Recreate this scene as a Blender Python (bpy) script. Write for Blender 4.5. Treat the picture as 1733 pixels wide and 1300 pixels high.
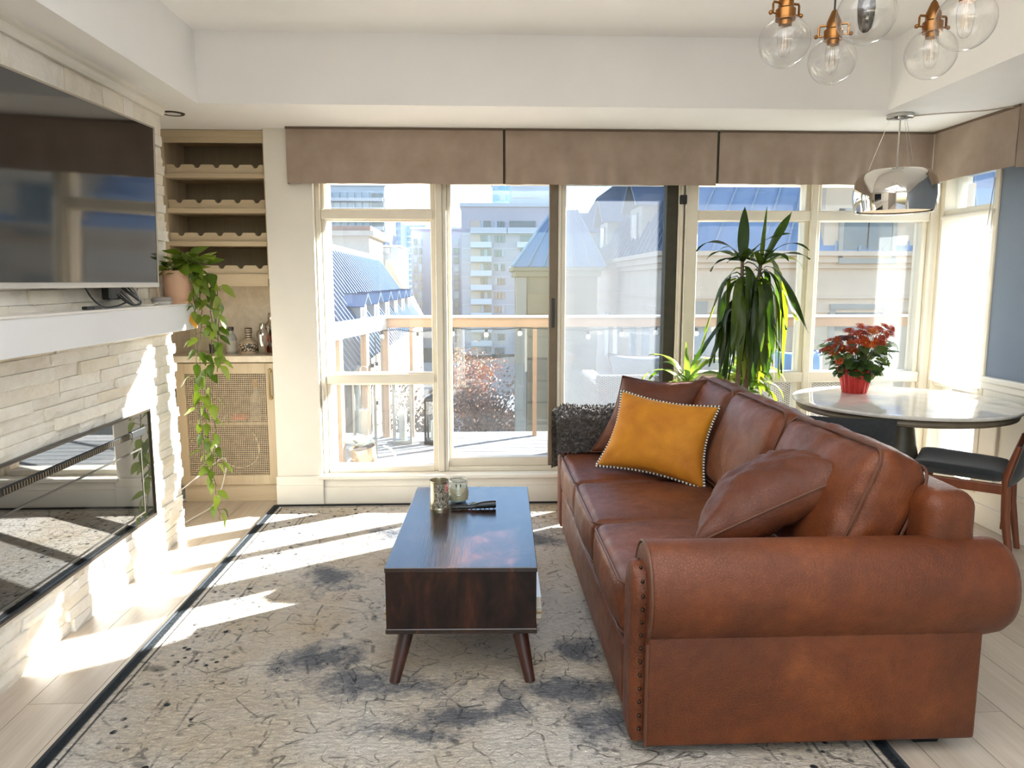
import bpy, bmesh, math, random
from mathutils import Vector, Matrix, Euler, noise
for o in list(bpy.data.objects): bpy.data.objects.remove(o)
SC = bpy.context.scene
COL = SC.collection
PI = math.pi
V = Vector
# ------------------------------------------------------------------ camera
cam = bpy.data.cameras.new('camera'); camo = bpy.data.objects.new('camera', cam); COL.objects.link(camo)
cam.sensor_fit = 'HORIZONTAL'; cam.sensor_width = 36.0; cam.lens = 36.0*1260.0/1733.0
cam.clip_start = 0.05; cam.clip_end = 2000
_p, _y = math.radians(7.7733), math.radians(2.454)
_R = V((math.cos(_y), -math.sin(_y), 0))
_U = V((math.sin(_p)*math.sin(_y), math.sin(_p)*math.cos(_y), math.cos(_p)))
_F = V((math.cos(_p)*math.sin(_y), math.cos(_p)*math.cos(_y), -math.sin(_p)))
_m = Matrix((_R, _U, -_F)).transposed().to_4x4(); _m.translation = V((0, 0, 1.4))
camo.matrix_world = _m
SC.camera = camo
# ------------------------------------------------------------------ light and exposure
SUN_EL = math.radians(23.0); SUN_AZ = math.atan2(0.85, 0.53)      # azimuth from +Y towards +X
W = bpy.data.worlds.new('world'); SC.world = W; W.use_nodes = True
wn = W.node_tree.nodes; wl = W.node_tree.links
bg = wn['Background']
sky = wn.new('ShaderNodeTexSky'); sky.sky_type = 'NISHITA'; sky.sun_disc = False
sky.sun_elevation = SUN_EL; sky.sun_rotation = SUN_AZ
sky.air_density = 1.0; sky.dust_density = 0.15; sky.ozone_density = 2.5
wl.new(sky.outputs[0], bg.inputs[0]); bg.inputs[1].default_value = 0.20
sl = bpy.data.lights.new('sun', 'SUN'); sl.energy = 22.0; sl.angle = math.radians(0.6); sl.color = (1.0, 0.98, 0.955)
so = bpy.data.objects.new('sun', sl); COL.objects.link(so)
_sd = V((-math.sin(SUN_AZ)*math.cos(SUN_EL), -math.cos(SUN_AZ)*math.cos(SUN_EL), -math.sin(SUN_EL)))
so.rotation_euler = _sd.to_track_quat('-Z', 'Y').to_euler(); so.location = (12, 12, 14)
def area(name, loc, size, energy, color, rot=(0, 0, 0)):
    l = bpy.data.lights.new(name, 'AREA'); l.shape = 'RECTANGLE'; l.size, l.size_y = size; l.energy = energy; l.color = color
    o = bpy.data.objects.new(name, l); COL.objects.link(o); o.location = loc; o.rotation_euler = rot
    return o
area('fill_up_rear', (0.4, -0.9, 1.95), (2.6, 2.0), 38, (0.93, 0.965, 1.0), (PI, 0, 0))  # added fill behind the camera, thrown up at the ceiling; no fixture there
area('fill_down_tray', (0.2, 1.1, 2.655), (2.2, 1.8), 15, (0.93, 0.965, 1.0))  # added fill below the tray, lifts the rug and floor; stands for no lamp
SC.view_settings.view_transform = 'Standard'; SC.view_settings.look = 'None'
SC.view_settings.exposure = 1.6; SC.view_settings.gamma = 1.0; SC.view_settings.use_curve_mapping = False
SC.cycles.use_denoising = True
SC.cycles.max_bounces = 10; SC.cycles.diffuse_bounces = 5; SC.cycles.glossy_bounces = 5; SC.cycles.transparent_max_bounces = 24
SC.cycles.transmission_bounces = 8
SC.cycles.sample_clamp_indirect = 6.0
SC.cycles.caustics_reflective = False; SC.cycles.caustics_refractive = False
# ------------------------------------------------------------------ materials
def srgb(r, g, b):
    f = lambda c: (c/255/12.92 if c/255 <= 0.04045 else ((c/255+0.055)/1.055)**2.4)
    return (f(r), f(g), f(b), 1.0)
class NT:
    def __init__(s, name):
        s.m = bpy.data.materials.new(name); s.m.use_nodes = True
        s.t = s.m.node_tree; s.n = s.t.nodes; s.l = s.t.links; s.p = s.n['Principled BSDF']; s.out = s.n['Material Output']
    def node(s, t, **k):
        n = s.n.new(t)
        for a, v in k.items():
            if a.startswith('i_'):
                key = a[2:]
                n.inputs[int(key) if key.isdigit() else key.replace('_', ' ')].default_value = v
            else: setattr(n, a, v)
        return n
    def link(s, a, b): s.l.new(a, b)
    def coord(s, kind='Object', scale=(1, 1, 1), rot=(0, 0, 0), loc=(0, 0, 0)):
        tc = s.node('ShaderNodeTexCoord'); mp = s.node('ShaderNodeMapping')
        mp.inputs['Scale'].default_value = scale; mp.inputs['Rotation'].default_value = rot; mp.inputs['Location'].default_value = loc
        s.link(tc.outputs[kind], mp.inputs[0]); return mp.outputs[0]
    def noise(s, vec, scale=5, detail=4, rough=0.55, dist=0.0):
        n = s.node('ShaderNodeTexNoise', i_Scale=scale, i_Detail=detail, i_Roughness=rough, i_Distortion=dist); s.link(vec, n.inputs['Vector']); return n.outputs['Fac']
    def ramp(s, fac, stops, interp='LINEAR'):
        r = s.node('ShaderNodeValToRGB'); r.color_ramp.interpolation = interp; e = r.color_ramp.elements
        while len(e) < len(stops): e.new(0.5)
        for i, (p, c) in enumerate(stops):
            e[i].position = p; e[i].color = c if len(c) == 4 else (*c, 1)
        s.link(fac, r.inputs[0]); return r.outputs[0]
    def mix(s, fac, a, b, mode='MIX'):
        m = s.node('ShaderNodeMix', data_type='RGBA', blend_type=mode)
        for sock, v in ((m.inputs[0], fac), (m.inputs[6], a), (m.inputs[7], b)):
            if hasattr(v, 'is_output'): s.link(v, sock)
            else: sock.default_value = v
        return m.outputs[2]
    def math(s, op, a, b=0.0):
        m = s.node('ShaderNodeMath', operation=op)
        for sock, v in ((m.inputs[0], a), (m.inputs[1], b)):
            if hasattr(v, 'is_output'): s.link(v, sock)
            else: sock.default_value = v
        return m.outputs[0]
    def bump(s, h, strength=0.3, dist=0.01):
        b = s.node('ShaderNodeBump', i_Strength=strength, i_Distance=dist); s.link(h, b.inputs['Height']); s.link(b.outputs[0], s.p.inputs['Normal']); return b
    def set(s, **k):
        for a, v in k.items():
            sock = s.p.inputs[a.replace('_', ' ')]
            if hasattr(v, 'is_output'): s.link(v, sock)
            else: sock.default_value = v
        return s
def schlick(t, f0=0.04, k=1.0):
    g = t.node('ShaderNodeNewGeometry'); d = t.node('ShaderNodeVectorMath', operation='DOT_PRODUCT'); t.link(g.outputs['Incoming'], d.inputs[0]); t.link(g.outputs['Normal'], d.inputs[1])
    c = t.math('SUBTRACT', 1.0, t.math('ABSOLUTE', d.outputs['Value'])); p = t.math('POWER', c, 5.0)
    return t.math('MINIMUM', t.math('MULTIPLY', t.math('ADD', f0, t.math('MULTIPLY', p, 1.0-f0)), k), 1.0)
W4 = (1, 1, 1, 1); K4 = (0, 0, 0, 1)
def plain(name, rgb, rough=0.5, metal=0.0, var=0.06, scale=8, bump=0.0, bscale=60, coat=0.0, sheen=0.0, spec=0.5, **kw):
    t = NT(name); v = t.coord()
    c = srgb(*rgb); d = tuple(max(0, x*(1-var*2.2)) for x in c[:3])+(1,); l = tuple(min(1, x*(1+var)) for x in c[:3])+(1,)
    col = t.ramp(t.noise(v, scale, 5), [(0.3, d), (0.7, l)])
    t.set(Base_Color=col, Roughness=rough, Metallic=metal)
    t.p.inputs['Specular IOR Level'].default_value = spec
    if coat: t.p.inputs['Coat Weight'].default_value = coat; t.p.inputs['Coat Roughness'].default_value = 0.1
    if sheen: t.p.inputs['Sheen Weight'].default_value = sheen; t.p.inputs['Sheen Roughness'].default_value = 0.4
    if bump: t.bump(t.noise(v, bscale, 4), bump, 0.004)
    for a, b in kw.items(): t.p.inputs[a.replace('_', ' ')].default_value = b
    return t.m
def wood(name, rgb1, rgb2, axis=0, scale=1.0, rough=0.45, bump=0.15, ring=1.0, var=0.5, per_object=True):
    """grain runs along the local axis (0=x 1=y 2=z)"""
    t = NT(name); sc = [14*scale, 14*scale, 14*scale]; sc[axis] = 1.1*scale
    tc = t.node('ShaderNodeTexCoord'); oi = t.node('ShaderNodeObjectInfo')
    off = t.node('ShaderNodeVectorMath', operation='SCALE'); off.inputs[0].default_value = (7.1, 11.3, 5.7); t.link(oi.outputs['Random'], off.inputs['Scale'])
    add = t.node('ShaderNodeVectorMath', operation='ADD'); t.link(tc.outputs['Object'], add.inputs[0]); t.link(off.outputs[0], add.inputs[1])
    mp = t.node('ShaderNodeMapping'); mp.inputs['Scale'].default_value = sc; t.link(add.outputs[0], mp.inputs[0]); v = mp.outputs[0]
    n1 = t.noise(v, 1.0*ring, 6, 0.62, 0.6); sc2 = [x*5 for x in sc]; sc2[axis] = sc[axis]*2.0
    mp2 = t.node('ShaderNodeMapping'); mp2.inputs['Scale'].default_value = sc2; t.link(add.outputs[0], mp2.inputs[0])
    n2 = t.noise(mp2.outputs[0], 2.0, 3, 0.6)
    f = t.math('ADD', t.math('MULTIPLY', n1, 0.75), t.math('MULTIPLY', n2, 0.25))
    col = t.ramp(f, [(0.5-var*0.5, srgb(*rgb1)), (0.5+var*0.35, srgb(*rgb2))])
    rnd = t.math('ADD', t.math('MULTIPLY', oi.outputs['Random'], 0.16), 0.92)
    hs = t.node('ShaderNodeHueSaturation'); t.link(rnd, hs.inputs['Value']); t.link(col, hs.inputs['Color'])
    t.set(Base_Color=hs.outputs[0], Roughness=rough)
    t.bump(n2, bump, 0.002)
    return t.m
def emis(name, rgb, strength):
    t = NT(name); t.set(Emission_Color=srgb(*rgb), Emission_Strength=strength); return t.m
# ------------------------------------------------------------------ mesh builder
class MB:
    def __init__(s): s.bm = bmesh.new()
    def quad(s, *pts):
        vs = [s.bm.verts.new(p) for p in pts]; return s.bm.faces.new(vs)
    def box(s, x0, x1, y0, y1, z0, z1, mat=None, bevel=0.0, seg=2):
        c = [(x0, y0, z0), (x1, y0, z0), (x1, y1, z0), (x0, y1, z0), (x0, y0, z1), (x1, y0, z1), (x1, y1, z1), (x0, y1, z1)]
        if mat is not None: c = [mat @ V(p) for p in c]
        vs = [s.bm.verts.new(p) for p in c]
        fs = [s.bm.faces.new([vs[i] for i in f]) for f in ((0, 3, 2, 1), (4, 5, 6, 7), (0, 1, 5, 4), (1, 2, 6, 5), (2, 3, 7, 6), (3, 0, 4, 7))]
        if bevel > 0:
            es = list({e for f in fs for e in f.edges})
            bmesh.ops.bevel(s.bm, geom=es, offset=bevel, segments=seg, affect='EDGES', profile=0.5)
        return s
    def lathe(s, prof, seg=32, mat=None, close=False):
        rings = []
        for r, z in prof:
            if r < 1e-6: rings.append([s.bm.verts.new((mat @ V((0, 0, z))) if mat is not None else (0, 0, z))])
            else:
                ring = []
                for i in range(seg):
                    a = 2*PI*i/seg; p = V((r*math.cos(a), r*math.sin(a), z)); ring.append(s.bm.verts.new(mat @ p if mat is not None else p))
                rings.append(ring)
        for a, b in zip(rings, rings[1:]):
            for i in range(seg):
                j = (i+1) % seg
                if len(a) == 1 and len(b) == 1: continue
                if len(a) == 1: s.bm.faces.new((a[0], b[j], b[i]))
                elif len(b) == 1: s.bm.faces.new((a[i], a[j], b[0]))
                else: s.bm.faces.new((a[i], a[j], b[j], b[i]))
        return s
    def tube(s, pts, r, seg=8, cap=True, up=None):
        pts = [V(p) for p in pts]; rs = r if isinstance(r, (list, tuple)) else [r]*len(pts)
        rings = []; n0 = None
        for i, p in enumerate(pts):
            t = (pts[min(i+1, len(pts)-1)]-pts[max(i-1, 0)])
            if t.length < 1e-9: t = V((0, 0, 1))
            t.normalize()
            if n0 is None:
                n0 = V((0, 0, 1)) if abs(t.z) < 0.9 else V((1, 0, 0))
            n0 = (n0 - t*n0.dot(t)); n0.normalize(); b = t.cross(n0)
            rings.append([s.bm.verts.new(p+(n0*math.cos(2*PI*k/seg)+b*math.sin(2*PI*k/seg))*rs[i]) for k in range(seg)])
        for a, b in zip(rings, rings[1:]):
            for k in range(seg): s.bm.faces.new((a[k], a[(k+1) % seg], b[(k+1) % seg], b[k]))
        if cap:
            s.bm.faces.new(list(reversed(rings[0]))); s.bm.faces.new(rings[-1])
        return s
    def prism(s, poly, d0, d1, plane='xz', mat=None):
        """poly of 2D points extruded along the third axis from d0 to d1"""
        def P(a, b, d):
            p = {'xz': V((a, d, b)), 'yz': V((d, a, b)), 'xy': V((a, b, d))}[plane]
            return mat @ p if mat is not None else p
        A = [s.bm.verts.new(P(a, b, d0)) for a, b in poly]; B = [s.bm.verts.new(P(a, b, d1)) for a, b in poly]
        n = len(poly)
        s.bm.faces.new(A); s.bm.faces.new(list(reversed(B)))
        for i in range(n): s.bm.faces.new((A[i], B[i], B[(i+1) % n], A[(i+1) % n]))
        return s
    def grid(s, f, nu, nv, closeu=False):
        g = [[s.bm.verts.new(f(i/nu, j/nv)) for j in range(nv+1)] for i in range(nu if closeu else nu+1)]
        for i in range(nu):
            for j in range(nv):
                i2 = (i+1) % len(g) if closeu else i+1
                s.bm.faces.new((g[i][j], g[i2][j], g[i2][j+1], g[i][j+1]))
        return s
    def sphere(s, c, r, u=16, v=10, scale=(1, 1, 1)):
        m = Matrix.Translation(c) @ Matrix.Diagonal((r*scale[0], r*scale[1], r*scale[2], 1))
        bmesh.ops.create_uvsphere(s.bm, u_segments=u, v_segments=v, radius=1.0, matrix=m); return s
    def mesh(s, name, smooth=False, recalc=True, angle=0.7):
        if recalc: bmesh.ops.recalc_face_normals(s.bm, faces=s.bm.faces[:])
        me = bpy.data.meshes.new(name); s.bm.to_mesh(me); s.bm.free()
        if smooth:
            for p in me.polygons: p.use_smooth = True
            if angle:
                try: me.set_sharp_from_angle(angle=angle)
                except Exception: pass
        return me
    def build(s, name, mat, parent=None, smooth=False, recalc=True, angle=0.7):
        me = s.mesh(name, smooth, recalc, angle); return inst(name, me, mat, parent)
def inst(name, me, mat=None, parent=None, mw=None):
    if mat is not None and not me.materials:
        for m in (mat if isinstance(mat, (list, tuple)) else [mat]): me.materials.append(m)
    o = bpy.data.objects.new(name, me); COL.objects.link(o)
    if parent is not None: o.parent = parent
    if mw is not None: o.matrix_local = mw
    return o
def tag(o, label=None, cat=None, group=None, kind=None):
    if label: o['label'] = label
    if cat: o['category'] = cat
    if group: o['group'] = group
    if kind: o['kind'] = kind
    return o
def thing(name, label, cat, loc=(0, 0, 0), rz=0.0, group=None):
    o = bpy.data.objects.new(name, None); COL.objects.link(o); o.location = loc; o.rotation_euler = (0, 0, rz); o.empty_display_size = 0.1
    return tag(o, label, cat, group)
def struct(o): o['kind'] = 'structure'; return o
def estruct(name):
    o = bpy.data.objects.new(name, None); COL.objects.link(o); return struct(o)
def TM(x, y, z, rx=0, ry=0, rz=0, s=1.0):
    return Matrix.Translation((x, y, z)) @ Euler((rx, ry, rz)).to_matrix().to_4x4() @ Matrix.Scale(s, 4)
rnd = random.Random(11)
# ================================================================== SETTING
M = {}
M['wall'] = plain('wall_paint', (226, 221, 211), 0.75, var=0.02, scale=3, bump=0.04, bscale=180)
M['ceil'] = plain('ceiling_paint', (243, 242, 240), 0.8, var=0.015, scale=2, bump=0.03, bscale=150)
M['trim'] = plain('trim_paint', (232, 227, 216), 0.4, var=0.02, scale=4)
M['frame'] = plain('window_frame_paint', (222, 214, 198), 0.4, var=0.03, scale=5)
M['blue'] = plain('blue_grey_paint', (120, 132, 150), 0.7, var=0.03, scale=3, bump=0.03, bscale=150)
M['stucco'] = plain('exterior_stucco', (236, 205, 178), 0.9, var=0.05, scale=20, bump=0.1, bscale=200)
M['brown_frame'] = plain('bronze_door_stile', (112, 96, 76), 0.5, var=0.06)
M['dark_seal'] = plain('dark_track_seal', (58, 54, 40), 0.6, var=0.12, scale=20)
M['black'] = plain('black_plastic', (18, 18, 19), 0.4, var=0.1)
M['steel'] = plain('brushed_steel', (200, 198, 194), 0.25, 1.0, var=0.05)
M['stone_w'] = None
def glass_mat(name, tint=(0.95, 0.97, 0.97), dirt=0.03, dirt_col=(0.9, 0.93, 0.96), refl=1.0, lo=0.35):
    t = NT(name); n = t.n
    tr = t.node('ShaderNodeBsdfTransparent', i_Color=(*tint, 1)); gl = t.node('ShaderNodeBsdfGlossy', i_Roughness=0.0)
    fr = schlick(t, 0.04, refl)
    mx = t.node('ShaderNodeMixShader'); t.link(fr, mx.inputs[0]); t.link(tr.outputs[0], mx.inputs[1]); t.link(gl.outputs[0], mx.inputs[2])
    tl = t.node('ShaderNodeBsdfTranslucent', i_Color=(*dirt_col, 1)); df = t.node('ShaderNodeBsdfDiffuse', i_Color=(*dirt_col, 1))
    dm = t.node('ShaderNodeMixShader', i_0=0.5); t.link(tl.outputs[0], dm.inputs[1]); t.link(df.outputs[0], dm.inputs[2])
    v = t.coord('Object', (1.4, 1.4, 0.5)); nz = t.noise(v, 2.5, 5, 0.6)
    fac = t.math('MULTIPLY', t.ramp(nz, [(0.25, (lo, lo, lo, 1)), (0.75, W4)]), dirt)
    m2 = t.node('ShaderNodeMixShader'); t.link(fac, m2.inputs[0]); t.link(mx.outputs[0], m2.inputs[1]); t.link(dm.outputs[0], m2.inputs[2])
    t.link(m2.outputs[0], t.out.inputs[0]); return t.m
M['pane'] = glass_mat('window_pane', dirt=0.022)
M['door_pane'] = glass_mat('door_pane', dirt=0.004)
M['screen'] = glass_mat('insect_screen', tint=(0.72, 0.75, 0.77), dirt=0.085, dirt_col=(0.80, 0.84, 0.88), refl=0.5, lo=0.85)
M['rail_glass'] = glass_mat('balcony_glass', tint=(0.88, 0.91, 0.92), dirt=0.012)
M['floor_plank'] = wood('oak_laminate', (160, 143, 124), (206, 193, 176), axis=1, scale=0.9, rough=0.33, bump=0.05, ring=1.0, var=0.55)
def wall_box(name, mat, *boxes):
    b = MB()
    for x in boxes: b.box(*x)
    return struct(b.build(name, mat))
# floor: slab with separate planks where the rug leaves it bare
floor = wall_box('floor', plain('floor_underlay', (120, 104, 86), 0.9), (-2.3, 3.3, -3.4, 4.80, -0.12, -0.014))
_PW = 0.19
def plank_rows():
    x = -2.09
    while x < 3.2:
        yield x; x += _PW
for i, x in enumerate(plank_rows()):
    y = -3.3 - rnd.random()*1.2
    while y < 4.74:
        L = 1.25
        y0, y1 = max(y, -3.35), min(y+L, 4.76)
        hidden = (x > -1.2 and x+_PW < 1.1 and y0 > 1.5 and y1 < 4.55)
        if y1-y0 > 0.05 and not hidden and y1 > 0.9:
            b = MB(); b.box(x+0.0012, x+_PW-0.0012, y0+0.0012, y1-0.0012, -0.014, 0.0)
            b.build('plank', M['floor_plank'], floor)
        y += L
_bf = MB(); _bf.box(-2.2, 3.2, -3.35, 0.95, -0.014, -0.001); _bf.build('floor_rear_boards', M['floor_plank'], floor)
# walls
wl_ = wall_box('wall_left', plain('stone_backing', (150, 138, 124), 0.9), (-2.3, -1.70, -3.4, 4.06, 0.0, 2.72))
wall_box('wall_niche', M['wall'], (-2.3, -1.935, 4.06, 5.1, 0, 2.72), (-1.935, -1.28, 5.06, 5.2, 0, 2.72))
wall_box('wall_back', M['wall'], (-1.285, -1.005, 4.65, 4.95, 0, 2.72), (-1.005, 3.1, 4.68, 4.95, 2.02, 2.72), (-1.005, 3.1, 4.70, 4.95, 0.0, 0.165))
wall_box('wall_right', M['blue'], (2.92, 3.1, -3.4, 4.16, 0.84, 2.72), (2.92, 3.1, 4.16, 4.95, 2.06, 2.72))
ws = wall_box('wall_wainscot', M['trim'], (2.915, 3.1, -3.4, 4.16, 0.0, 0.86), (2.93, 3.1, 4.16, 4.95, 0.0, 0.17))
b = MB(); b.box(2.885, 2.93, -3.4, 4.165, 0.83, 0.865, bevel=0.008); b.box(2.90, 2.93, -3.4, 4.165, 0.79, 0.832, bevel=0.006); struct(b.build('trim_1', M['trim']))
for k, (ya, yb) in enumerate([(3.42, 4.02), (2.70, 3.30), (1.98, 2.58)]):
    b = MB()
    for (a0, a1, z0, z1) in ((ya, yb, 0.70, 0.73), (ya, yb, 0.22, 0.25), (ya, ya+0.03, 0.25, 0.70), (yb-0.03, yb, 0.25, 0.70)):
        b.box(2.898, 2.92, a0, a1, z0, z1, bevel=0.006)
    b.build('panel_moulding', M['trim'], ws)
b = MB(); b.box(2.895, 2.93, -3.4, 4.165, 0.0, 0.12, bevel=0.006); struct(b.build('baseboard_right', M['trim']))
b = MB(); b.box(-1.29, -0.995, 4.632, 4.66, 0.0, 0.185, bevel=0.005); b.box(-1.29, -0.995, 4.626, 4.64, 0.0, 0.13, bevel=0.004)
b.box(-0.995, 2.92, 4.655, 4.71, 0.0, 0.16, bevel=0.004); b.box(-0.995, 2.92, 4.640, 4.66, 0.0, 0.11, bevel=0.004); struct(b.build('baseboard_back', M['trim']))
b = MB(); b.box(-1.02, 2.92, 4.62, 4.76, 0.163, 0.187, bevel=0.005); struct(b.build('trim_2', M['trim']))        # window stool
wall_box('wall_rear', M['wall'], (-2.3, -1.2, -3.4, -3.2, 0, 2.72), (2.4, 3.1, -3.4, -3.2, 0, 2.72), (-1.2, 2.4, -3.4, -3.2, 2.25, 2.72))
# ceiling: tray with lower soffit all round
wall_box('ceiling', M['ceil'], (-2.3, -1.44, -3.4, 5.2, 2.31, 2.9), (2.18, 3.1, -3.4, 5.2, 2.31, 2.9), (-1.44, 2.18, 4.04, 5.2, 2.31, 2.9), (-1.44, 2.18, -3.4, 4.04, 2.665, 2.9))
b = MB()   # crown on the stone wall
prof = [(-1.655, 2.255), (-1.635, 2.255), (-1.625, 2.268), (-1.625, 2.288), (-1.612, 2.297), (-1.607, 2.311), (-1.655, 2.311)]
b.prism(prof, -3.3, 4.085, 'xz'); struct(b.build('trim_3', M['trim']))
# ------------------------------------------------------------------ windows
FY0, FY1 = 4.72, 4.84
def bar(b, x0, x1, z0, z1, y0=FY0, y1=FY1, bev=0.004): b.box(x0, x1, y0, y1, z0, z1, bevel=bev, seg=1)
def piece(parent, name, mat, boxes, bev=0.004):
    b = MB()
    for (x0, x1, z0, z1, y0, y1) in boxes: b.box(x0, x1, y0, y1, z0, z1, bevel=bev, seg=1)
    return b.build(name, mat, parent)
def pane(parent, x0, x1, z0, z1, y=4.79, mat=None, name='pane'):
    b = MB(); b.box(x0, x1, y-0.003, y+0.003, z0, z1); return b.build(name, mat or M['pane'], parent)
w1 = estruct('window_1')
F = M['frame']
piece(w1, 'frame', F, [(-1.005, -0.975, 0.187, 2.05, 4.70, 4.84), (-0.975, -0.955, 0.215, 2.05, 4.735, 4.82), (-0.975, -0.30, 0.187, 0.222, 4.715, 4.84)])
piece(w1, 'post', F, [(-0.305, -0.275, 0.187, 2.05, 4.73, 4.83), (-0.275, -0.232, 0.187, 2.05, 4.705, 4.84), (-0.232, -0.205, 0.187, 2.05, 4.72, 4.84)])
piece(w1, 'transom', F, [(-0.975, -0.29, 1.785, 1.843, 4.715, 4.83), (-0.965, -0.30, 1.775, 1.788, 4.74, 4.80), (-0.965, -0.30, 1.84, 1.852, 4.74, 4.80)])
piece(w1, 'rail', F, [(-0.975, -0.29, 0.762, 0.822, 4.715, 4.83), (-0.965, -0.30, 0.752, 0.764, 4.74, 4.80), (-0.965, -0.30, 0.818, 0.83, 4.74, 4.80)])
for z0, z1 in ((0.215, 0.765), (0.82, 1.785), (1.84, 2.05)): pane(w1, -0.965, -0.29, z0, z1)
b = MB(); b.box(-0.995, -0.985, 4.665, 4.70, 0.60, 0.66, bevel=0.003); b.box(-0.995, -0.988, 4.668, 4.692, 0.655, 0.74, bevel=0.002); b.build('crank_handle', M['trim'], w1)
d1 = estruct('door_1')
piece(d1, 'frame', F, [(-0.205, 1.345, 0.187, 0.215, 4.71, 4.86), (-0.205, -0.18, 0.21, 2.05, 4.745, 4.84), (1.252, 1.285, 0.187, 2.05, 4.735, 4.86), (1.292, 1.372, 0.187, 2.05, 4.715, 4.86)])
piece(d1, 'door_rail', F, [(-0.19, 0.45, 0.213, 0.272, 4.74, 4.79)])
piece(d1, 'door_stile', M['brown_frame'], [(0.438, 0.490, 0.215, 2.05, 4.735, 4.785)])
piece(d1, 'meeting_stile', F, [(0.492, 0.512, 0.213, 2.05, 4.74, 4.80), (0.514, 0.545, 0.213, 2.05, 4.755, 4.83)])
piece(d1, 'screen_rail', F, [(0.54, 1.19, 0.213, 0.26, 4.80, 4.84)])
piece(d1, 'track_seal', M['dark_seal'], [(1.178, 1.252, 0.213, 2.05, 4.75, 4.84)])
piece(d1, 'stop', F, [(1.268, 1.282, 0.213, 2.05, 4.725, 4.74)])
b = MB(); b.box(0.452, 0.472, 4.718, 4.738, 1.115, 1.30, bevel=0.004); b.box(0.457, 0.467, 4.712, 4.72, 1.20, 1.215); b.build('door_handle', M['black'], d1)
b = MB(); b.box(1.255, 1.295, 4.70, 4.735, 1.885, 1.94, bevel=0.004); b.build('door_latch', M['black'], d1)
pane(d1, -0.185, 0.445, 0.265, 2.05, 4.765, M['door_pane']); pane(d1, 0.54, 1.185, 0.25, 2.05, 4.815, M['screen'], 'screen_panel')
w2 = estruct('window_2')
piece(w2, 'frame', F, [(2.862, 2.95, 0.187, 2.08, 4.70, 4.86), (2.83, 2.865, 0.187, 2.08, 4.735, 4.83), (1.37, 2.87, 0.187, 0.225, 4.715, 4.84)])
piece(w2, 'post', F, [(2.062, 2.092, 0.187, 2.05, 4.735, 4.83), (2.092, 2.135, 0.187, 2.05, 4.71, 4.84), (2.135, 2.165, 0.187, 2.05, 4.735, 4.83)])
piece(w2, 'transom', F, [(1.37, 2.095, 1.785, 1.848, 4.715, 4.83), (2.13, 2.865, 1.785, 1.848, 4.715, 4.83)])
piece(w2, 'rail', F, [(1.37, 2.095, 0.756, 0.823, 4.715, 4.83), (2.13, 2.865, 0.756, 0.823, 4.715, 4.83)])
for x0, x1 in ((1.37, 2.065), (2.16, 2.835)):
    for z0, z1 in ((0.22, 0.76), (0.82, 1.79), (1.845, 2.05)): pane(w2, x0, x1, z0, z1)
w3 = estruct('window_3')
def rpiece(name, mat, boxes):
    b = MB()
    for (y0, y1, z0, z1, x0, x1) in boxes: b.box(x0, x1, y0, y1, z0, z1, bevel=0.004, seg=1)
    return b.build(name, mat, w3)
rpiece('frame', F, [(4.155, 4.20, 0.187, 2.08, 2.91, 3.06), (4.66, 4.72, 0.187, 2.08, 2.915, 3.06), (4.155, 4.72, 0.165, 0.22, 2.905, 3.06)])
rpiece('transom', F, [(4.19, 4.68, 1.785, 1.848, 2.925, 3.04)])
rpiece('rail', F, [(4.19, 4.68, 0.745, 0.80, 2.925, 3.04)])
for z0, z1 in ((0.21, 0.75), (0.80, 1.79), (1.845, 2.08)):
    b = MB(); b.box(2.987, 2.993, 4.19, 4.67, z0, z1); b.build('pane', M['pane'], w3)
wall_box('trim_4', M['stucco'], (-1.30, -1.0, 4.95, 5.10, -0.2, 3.2), (-1.0, -0.985, 4.84, 5.10, 0.1, 3.0))
# ================================================================== STONE WALL, FIREPLACE, TV
def ledger_mat():
    t = NT('ledger_stone'); oi = t.node('ShaderNodeObjectInfo'); v = t.coord('Object', (1, 1, 1))
    ad = t.node('ShaderNodeVectorMath', operation='ADD'); t.link(v, ad.inputs[0])
    sc = t.node('ShaderNodeVectorMath', operation='SCALE'); sc.inputs[0].default_value = (13, 7, 5); t.link(oi.outputs['Random'], sc.inputs['Scale']); t.link(sc.outputs[0], ad.inputs[1])
    n1 = t.noise(ad.outputs[0], 9, 6, 0.65, 0.4); n2 = t.noise(ad.outputs[0], 45, 4, 0.7)
    base = t.ramp(oi.outputs['Random'], [(0.0, srgb(226, 219, 206)), (0.5, srgb(238, 233, 224)), (0.85, srgb(232, 224, 208)), (1.0, srgb(220, 206, 184))])
    c = t.mix(t.ramp(n1, [(0.45, K4), (0.75, (0.55, 0.55, 0.55, 1))]), base, srgb(206, 194, 176))
    t.set(Base_Color=c, Roughness=0.75)
    t.bump(t.math('ADD', n1, t.math('MULTIPLY', n2, 0.5)), 0.8, 0.012)
    return t.m
MS = ledger_mat()
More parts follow.
